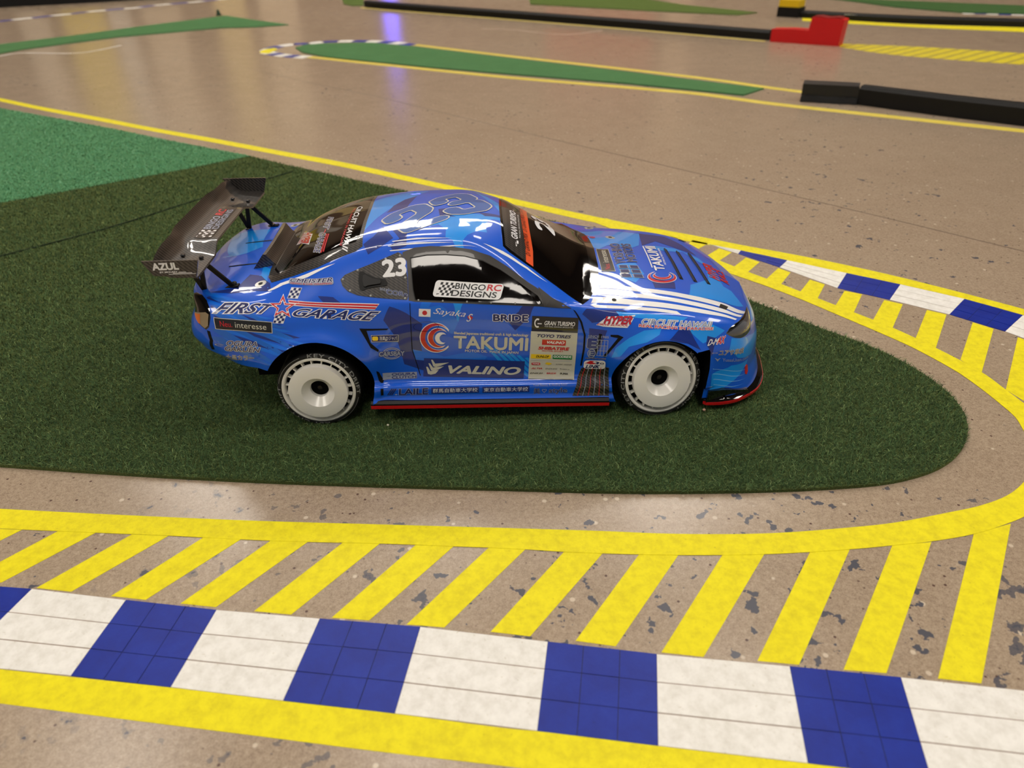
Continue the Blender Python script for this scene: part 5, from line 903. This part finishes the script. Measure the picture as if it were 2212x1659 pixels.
b = MB(); b.lathe([(0, 0), (.045, 0), (.045, .2), (0, .2)], (-.74, 5.4, .19), (0, 0, 1), 16); o = b.build('blue_lamp', bl, scale=1); tag(o, 'blue glowing tube lamp on a stand by the back wall', 'lamp')
b = MB(); b.lathe([(.1, 0), (.1, .01), (.015, .02), (.015, .2)], (-.74, 5.4, FZ), (0, 0, 1), 16); b.build('lamp_stand', M['black'], o, scale=1)

# ------------------------------------------------------------ tape on the floor
def T1(o, lab, cat='floor tape', group=None): return tag(o, lab, cat, group)
T1(strip('yellow_tape', GR['near_outer_top'], GR['near_outer_bot'], MG['yellow']), 'yellow tape line at the bottom edge below the near blue and white kerb')
T1(strip('yellow_tape', GR['far_top'], GR['far_bot'], MG['yellow']), 'long yellow tape line running behind the car to the far left')
T1(strip('yellow_tape', GR['loop_in'], GR['loop_out'], MG['yellow'], FZ+.00022), 'yellow tape loop curving round the tip of the dark carpet')
T1(sheet('yellow_tape', along(sp2(GR['isl_low']), .026), MG['pale'], FZ, FZ+.0002), 'yellow tape line along the near side of the distant green island')
T1(sheet('yellow_tape', along(sp2(GR['isl_up']), .024), MG['pale'], FZ, FZ+.0002), 'yellow tape line along the far side of the distant green island')
T1(strip('yellow_tape', GR['rtape_top'], GR['rtape_bot'], MG['yellow']), 'yellow tape strip in front of the far right black barrier')
OR = ['first', 'second', 'third', 'fourth', 'fifth', 'sixth', 'seventh', 'eighth', 'ninth', 'tenth', 'eleventh', 'twelfth', 'thirteenth', 'fourteenth']
for i, q in enumerate(GR['near_hatch']): T1(sheet('yellow_stripe', q, MG['yellow'], FZ, FZ+.00018), OR[i]+' yellow hatch stripe from the left above the near kerb', 'floor stripe', 'yellow hatch stripes by the near kerb')
for i, q in enumerate(GR['far_hatch']): T1(sheet('yellow_stripe', q, MG['yellow'], FZ, FZ+.00018), OR[i]+' yellow hatch stripe from the car nose beside the far kerb', 'floor stripe', 'yellow hatch stripes by the far kerb')
seam_w = mat('white_tape_seam', (150, 128, 112), .7); seam_b = mat('blue_tape_seam', (10, 22, 78), .6)
def kerb(bounds, topc, botc, nm, where, group, first, rows=3):
    tc, bc = np.array(sp2(topc, 12)), np.array(sp2(botc, 12)); ct = {'white': 0, 'blue': 0}
    def at(curve, p): return curve[np.argmin(((curve-np.array(p))**2).sum(1))]
    for i in range(len(bounds)-1):
        col = first if i % 2 == 0 else ('white' if first == 'blue' else 'blue'); a, d_ = (np.array(p) for p in bounds[i]); b_, c_ = (np.array(p) for p in bounds[i+1])
        cen = (a+b_+c_+d_)/4; e_ = empty('kerb_block', (cen[0], cen[1], FZ)); tag(e_, '%s %s block from the left in the %s' % (OR[ct[col]], col, where), 'kerb block', group); ct[col] += 1
        cols = 3 if col == 'blue' else 1; gp = .00032 if col == 'white' else .00022
        sheet('tape_backing', [tuple(p-cen) for p in (a, b_, c_, d_)], seam_w if col == 'white' else seam_b, 0, .0001, e_)
        for r_ in range(rows):
            for k in range(cols):
                s0, s1, t0, t1 = k/cols, (k+1)/cols, r_/rows, (r_+1)/rows; q = []
                for s, t in ((s0, t0), (s1, t0), (s1, t1), (s0, t1)): q.append((a*(1-s)+b_*s)*(1-t)+(d_*(1-s)+c_*s)*t)
                m_ = sum(q)/4; dn = (q[3]+q[2]-q[0]-q[1]); dn = dn/np.linalg.norm(dn)*gp; dr = (q[1]+q[2]-q[0]-q[3]); dr = dr/np.linalg.norm(dr)*(gp if cols > 1 else 0)
                q = [q[0]+dn+dr-cen, q[1]+dn-dr-cen, q[2]-dn-dr-cen, q[3]-dn+dr-cen]
                sheet('tape_strip', [tuple(p) for p in q], MG[col], 0, .0003+.00008*((r_+k) % 2), e_)
kerb(GR['kerb_bounds'], GR['kerb_top'], GR['near_outer_top'], 'near', 'near kerb', 'blocks of the near kerb', 'white' if False else 'blue')
kerb(GR['far_kerb_bounds'], GR['far_bot'], GR['far_bot'], 'far', 'kerb beyond the car nose', 'blocks of the far kerb', 'white', 3)
def dashes(path, w_, n, cols, lab, group, z=FZ):
    P_ = np.array(sp2(path, 8)); L_ = np.concatenate([[0], np.cumsum(np.linalg.norm(np.diff(P_, axis=0), axis=1))]); f = lambda s: np.array([np.interp(s, L_, P_[:, 0]), np.interp(s, L_, P_[:, 1])])
    for i in range(n):
        s0, s1 = L_[-1]*i/n, L_[-1]*(i+1)/n-.002; o = sheet('kerb_block', along([f(s0), f((s0+s1)/2), f(s1)], w_), MG[cols[i % len(cols)]], z, z+.0003)
        tag(o, '%s block number %s from the left in the %s' % (cols[i % len(cols)], ('one two three four five six seven eight nine ten eleven twelve thirteen fourteen fifteen sixteen').split()[i], lab), 'kerb block', group)
dashes(GR['left_kerb'], .05, 16, ['blue', 'white'], 'distant kerb at top left', 'blocks of the distant left kerb')
dashes(GR['isl_kerb_up'], .045, 12, ['white', 'blue'], 'curved kerb behind the green island tip', 'blocks behind the island tip')
dashes(GR['isl_kerb_low'], .045, 5, ['white', 'blue'], 'short kerb before the green island tip', 'blocks before the island tip')
dashes(GR['fardash'][:8], .03, 7, ['white', 'blue'], 'kerb by the top right green strip', 'blocks by the top right strip')
T1(sheet('yellow_tape', [(-.745, 2.43), (-.735, 2.40), (-.705, 2.385), (-.70, 2.47), (-.72, 2.50), (-.742, 2.47)], MG['yellow'], FZ+.0004, FZ+.0006), 'small yellow tape cap at the tip of the distant kerb')
T1(sheet('pale_tape', along(sp2(GR['white_line']), .008), MG['white'], FZ, FZ+.0001), 'thin pale line on the floor below the far left green strip')
T1(sheet('pale_tape', along(sp2(GR['whitearc']), .012), mat('worn_line', (186, 164, 142), .4), FZ, FZ+.0001), 'faint worn pale line before the long black barrier')
lb = np.array(GR['long_bar']); off_ = np.array([-.012, -.03])
T1(sheet('pale_tape', along(sp2(list(lb+np.array([-.014, -.018]))), .014), MG['pale'], FZ, FZ+.0002), 'faint cream tape along the foot of the long black barrier')
wm = tape_mat('wedge_tape', (226, 210, 40), (206, 186, 50), 60); g = NB(wm); wv = g.n('ShaderNodeTexWave'); wv.wave_type = 'BANDS'; wv.bands_direction = 'X'; wv.inputs['Scale'].default_value = 9; wv.inputs['Distortion'].default_value = .6
g.l(g.coords((1, 1, 1), rot=(0, 0, .9)), wv.inputs['Vector']); src = g.b.inputs['Base Color'].links[0].from_socket; g.l(g.mix(g.ramp(wv.outputs['Fac'], [(.06, (1, 1, 1, 1)), (.22, (0, 0, 0, 1))]), src, srgb(160, 142, 70)), g.b.inputs['Base Color'])
T1(strip('yellow_tape', GR['tri_top'], GR['tri_bot'], wm), 'wide yellow wedge of overlapping tape right of the red block')
j_ = sheet('trim_1', along([tuple(p) for p in GR['joint']], .0022), mat('joint_line', (98, 80, 66), .8), FZ, FZ+.00006); tag(j_, kind='structure')

# ------------------------------------------------------------ carpets and their pile
rng = np.random.default_rng(7)
def inside(poly, P_):
    r_ = np.zeros(len(P_), bool); n = len(poly); X, Y = P_[:, 0], P_[:, 1]
    for i in range(n):
        (x1, y1), (x2, y2) = poly[i], poly[(i+1) % n]
        if y1 == y2: continue
        c_ = ((y1 > Y) != (y2 > Y)) & (X < (x2-x1)*(Y-y1)/(y2-y1)+x1); r_ ^= c_
    return r_
def pile(parent, poly, n, m_, h=.0046, wd=.00013, z=-.0015, label=None, dref=.42):
    poly = np.array(poly); lo, hi = poly.min(0), poly.max(0); got = []; cnt = 0
    while cnt < n:
        P_ = rng.uniform(lo, hi, (200000, 2)); d = np.hypot(P_[:, 0], np.hypot(P_[:, 1], .325)); k = rng.random(len(P_)) < np.minimum(1, (dref/d)**2.2); P_ = P_[k]; P_ = P_[inside(poly, P_)]; got.append(P_); cnt += len(P_)
        if len(got) > 400: break
    P_ = np.concatenate(got)[:n]; n = len(P_); d = np.hypot(P_[:, 0], np.hypot(P_[:, 1], .325)); s = (d/dref)**.9
    a = rng.uniform(0, 2*np.pi, n); a2 = a+rng.normal(0, 1.1, n); L_ = h*rng.uniform(.6, 1.25, n); wv = wd*s*rng.uniform(.8, 1.3, n)
    lean = rng.uniform(.45, 1.0, n); d1 = np.stack([np.cos(a)*lean, np.sin(a)*lean, np.sqrt(1.05-lean**2)], 1); le2 = rng.uniform(.6, 1.0, n); d2 = np.stack([np.cos(a2)*le2, np.sin(a2)*le2, rng.uniform(-.25, .6, n)], 1)
    sd = np.stack([-np.sin(a), np.cos(a), np.zeros(n)], 1)*wv[:, None]; p0 = np.column_stack([P_, np.full(n, z)]); p1 = p0+d1*L_[:, None]*.5; p2 = p1+d2*L_[:, None]*.5
    V = np.stack([p0-sd, p0+sd, p1-sd*.85, p1+sd*.85, p2-sd*.35, p2+sd*.35], 1).reshape(-1, 3)
    F = (np.arange(n)[:, None]*6+np.array([0, 1, 3, 2, 2, 3, 5, 4])[None]).reshape(-1)
    me = bpy.data.meshes.new('carpet_pile'); me.vertices.add(len(V)); me.vertices.foreach_set('co', V.ravel()); me.loops.add(len(F)); me.loops.foreach_set('vertex_index', F.astype(np.int32))
    me.polygons.add(2*n); me.polygons.foreach_set('loop_start', np.arange(0, 8*n, 4, dtype=np.int32)); me.update(calc_edges=True); me.materials.append(m_)
    tn = np.clip(rng.beta(1.6, 2.4, n), 0, 1); at = me.attributes.new('tone', 'FLOAT', 'POINT'); at.data.foreach_set('value', np.repeat(tn, 6).astype(np.float32))
    o = bpy.data.objects.new('carpet_pile', me); C.objects.link(o); o.parent = parent; o['kind'] = 'stuff'; return o
k_ = min(range(len(GR['carpet_dark'])), key=lambda i: math.dist(GR['carpet_dark'][i], GR['carpet_light'][0])); GR['carpet_dark'] = sp2(GR['carpet_dark'][:k_+1], 4)+GR['carpet_dark'][k_+1:]
cd_ = sheet('carpet', GR['carpet_dark'], MG['dark'], FZ, -.0015)
tag(cd_, 'dark green turf carpet with a pointed rounded tip, under the car', 'carpet'); pile(cd_, GR['carpet_dark'], 450000, MG['blade'])
cl = sheet('carpet', GR['carpet_light'], MG['light'], FZ, -.0014); tag(cl, 'brighter green carpet joined behind the dark one at the left', 'carpet'); pile(cl, GR['carpet_light'], 60000, MG['lblade'], .003, .00016)
se = sheet('seam', along(sp2(GR['seam']), .0011), mat('carpet_seam', (34, 48, 26), .9), -.0015, .0006, cd_)  # narrow dark green line along the carpet seam
tag(sheet('carpet', GR['island'], MG['isl'], FZ, -.001), 'long narrow green carpet island in the distance, edged with yellow tape', 'carpet')
tag(sheet('carpet', GR['left_strip'], MG['isl'], FZ, -.001), 'thin green carpet strip at the far top left', 'carpet')
tag(sheet('carpet', GR['olive'], MG['olive'], FZ, -.001), 'olive green carpet strip beyond the long black barrier', 'carpet')
tag(sheet('carpet', GR['olive2'], MG['olive'], FZ, -.001), 'small olive carpet piece at the left end of the long barrier', 'carpet')
tag(sheet('carpet', GR['fargreen'], green('far_green', (40, 84, 50), (52, 98, 60), (66, 112, 72)), FZ, -.001), 'green carpet strip at the far top right', 'carpet')
# ------------------------------------------------------------ barriers
bk = mat('barrier_black', (15, 14, 14), .55, spec=.3)
def barrier(path, dep, h, name='barrier', m_=bk, ch_=.006):
    P_ = np.array(path, float); d = np.gradient(P_, axis=0); d /= np.linalg.norm(d, axis=1)[:, None]; q = np.stack([-d[:, 1], d[:, 0]], 1); q *= np.sign(q[:, 1])[:, None]; mb = MB(); V_ = []
    for p, n_ in zip(P_, q):
        for s, z in ((0, FZ), (0, FZ+h-ch_), (ch_, FZ+h), (dep-ch_, FZ+h), (dep, FZ+h-ch_), (dep, FZ)): V_.append((p[0]+n_[0]*s, p[1]+n_[1]*s, z))
    k = len(P_); mb.poly(V_, [(i*6+j, i*6+(j+1) % 6, (i+1)*6+(j+1) % 6, (i+1)*6+j) for i in range(k-1) for j in range(6)]+[(5, 4, 3, 2, 1, 0), tuple((k-1)*6+j for j in range(6))])
    o = mb.build(name, m_, scale=1); bm = bmesh.new(); bm.from_mesh(o.data); bmesh.ops.recalc_face_normals(bm, faces=bm.faces); bm.to_mesh(o.data); bm.free(); return o
tag(barrier(sp2(GR['long_bar'], 3), .035, .026), 'long low black barrier across the distance, ending at the red block', 'barrier')
tag(barrier(sp2(GR['rbar'], 3), .04, .022), 'low black barrier at far right with a yellow tape in front', 'barrier')
tag(barrier(sp2(GR['bar_tl'], 3), .3, .045), 'black barrier at the extreme top left corner', 'barrier')
BB = [np.array(p) for p in GR['bigbar']]
bb = barrier([BB[1], BB[2], BB[3], BB[4]], .03, .035); tag(bb, 'nearest black barrier beam at the right edge', 'barrier')
mb = MB(); a_, b_ = np.array(BB[0]), np.array(BB[1]); d = (b_-a_)/np.linalg.norm(b_-a_); n_ = np.array([-d[1], d[0]]); n_ *= np.sign(n_[1])
V_ = []
for s in np.linspace(0, 1, 9):
    p = a_+(b_-a_)*s; low = .004*max(0, math.sin(s*9)); V_ += [(*(p-n_*.006), FZ+low*.5), (*(p-n_*.004), FZ+.010+low), (*p, FZ+.012), (*p, FZ+.034), (*(p+n_*.03), FZ+.036), (*(p+n_*.03), FZ)]
mb.poly(V_, [(i*6+j, i*6+(j+1) % 6, (i+1)*6+(j+1) % 6, (i+1)*6+j) for i in range(8) for j in range(6)]+[(5, 4, 3, 2, 1, 0), tuple(48+j for j in range(6))]); o = mb.build('end_connector', mat('connector_black', (22, 22, 23), .4), bb, scale=1)
RB = [np.array(p) for p in GR['red_base']]; d = RB[2]-RB[0]; Ld = np.linalg.norm(d); rb = empty('red_block', (*RB[0], FZ), math.atan2(d[1], d[0])); tag(rb, 'red stepped plastic block at the end of the long black barrier', 'block')
rd_ = mat('red_plastic', (214, 12, 16), .4)
mb = MB(); mb.prism([(0, 0, 0), (Ld, 0, 0), (Ld+.004, 0, .066), (Ld*.99, 0, .069), (Ld*.56, 0, .07), (Ld*.54, 0, .036), (Ld*.3, 0, .037), (0, 0, .034)], (0, .045, 0)); mb.build('block_body', rd_, rb, scale=1)
mb = MB(); mb.prism([(Ld*.58, .006, .0695), (Ld*.97, .006, .067), (Ld*.97, .006, .0725), (Ld*.9, .006, .0735), (Ld*.78, .006, .0715), (Ld*.66, .006, .074), (Ld*.58, .006, .073)], (0, .03, 0)); mb.build('block_cap', mat('red_dark', (150, 8, 12), .5), rb, scale=1)
YBk = [np.array(p) for p in GR['yb_base']]; x0, y0 = YBk[0]; e_ = empty('track_marker', (x0, y0, FZ), math.atan2(YBk[1][1]-y0, YBk[1][0]-x0)); tag(e_, 'black marker box with yellow top at the left end of the far barrier', 'marker')
mb = MB(); mb.box((0, 0, 0), (.082, .05, .033)); mb.build('box_base', bk, e_, scale=1); mb = MB(); mb.box((.002, .002, .0332), (.078, .05, .056)); mb.build('box_top', mat('marker_yellow', (236, 196, 10), .5), e_, scale=1)
pa, pb = Vector((1.196, 2.8205, 0)), Vector((1.229, 2.7928, 0)); nn = Vector((-(pb-pa).y, (pb-pa).x, 0)).normalized(); nn *= -1 if nn.y > 0 else 1
mb = MB(); mb.prism([pa+nn*.0006+Vector((0, 0, FZ+.008)), pb+nn*.0006+Vector((0, 0, FZ+.008)), pb+nn*.0006+Vector((0, 0, FZ+.019)), pa+nn*.0006+Vector((0, 0, FZ+.019))], nn*.0015); o = mb.build('label_plate', M['twhite'], scale=1); tag(o, 'small white label on the far right black barrier', 'label')
cx, cy = GR['cone'][0]; mb = MB(); mb.lathe([(0, .024), (.004, .022), (.010, .003), (.013, .003), (.013, 0), (0, 0)], (cx, cy, -.001), (0, 0, 1), 20); o = mb.build('marker_cone', mat('cone_green', (16, 60, 34), .6), scale=1); tag(o, 'tiny dark green cone on the far left green strip', 'cone')
for x, y, r_, col, lab in ((-.0955, .4515, .0009, (226, 220, 200), 'tiny pale crumb on the carpet near the rear wheel'), (.1482, .4609, .0013, (206, 160, 140), 'tiny pinkish crumb on the carpet below the front lip')):
    mb = MB(); mb.lathe([(0, r_*.9), (r_*.7, r_*.6), (r_, 0), (r_*.6, -r_*.7), (0, -r_)], (x, y, .0010), (.2, .1, 1), 8); tag(mb.build('crumb', mat('crumb_%d' % col[1], col, .8), scale=1), lab, 'crumb')
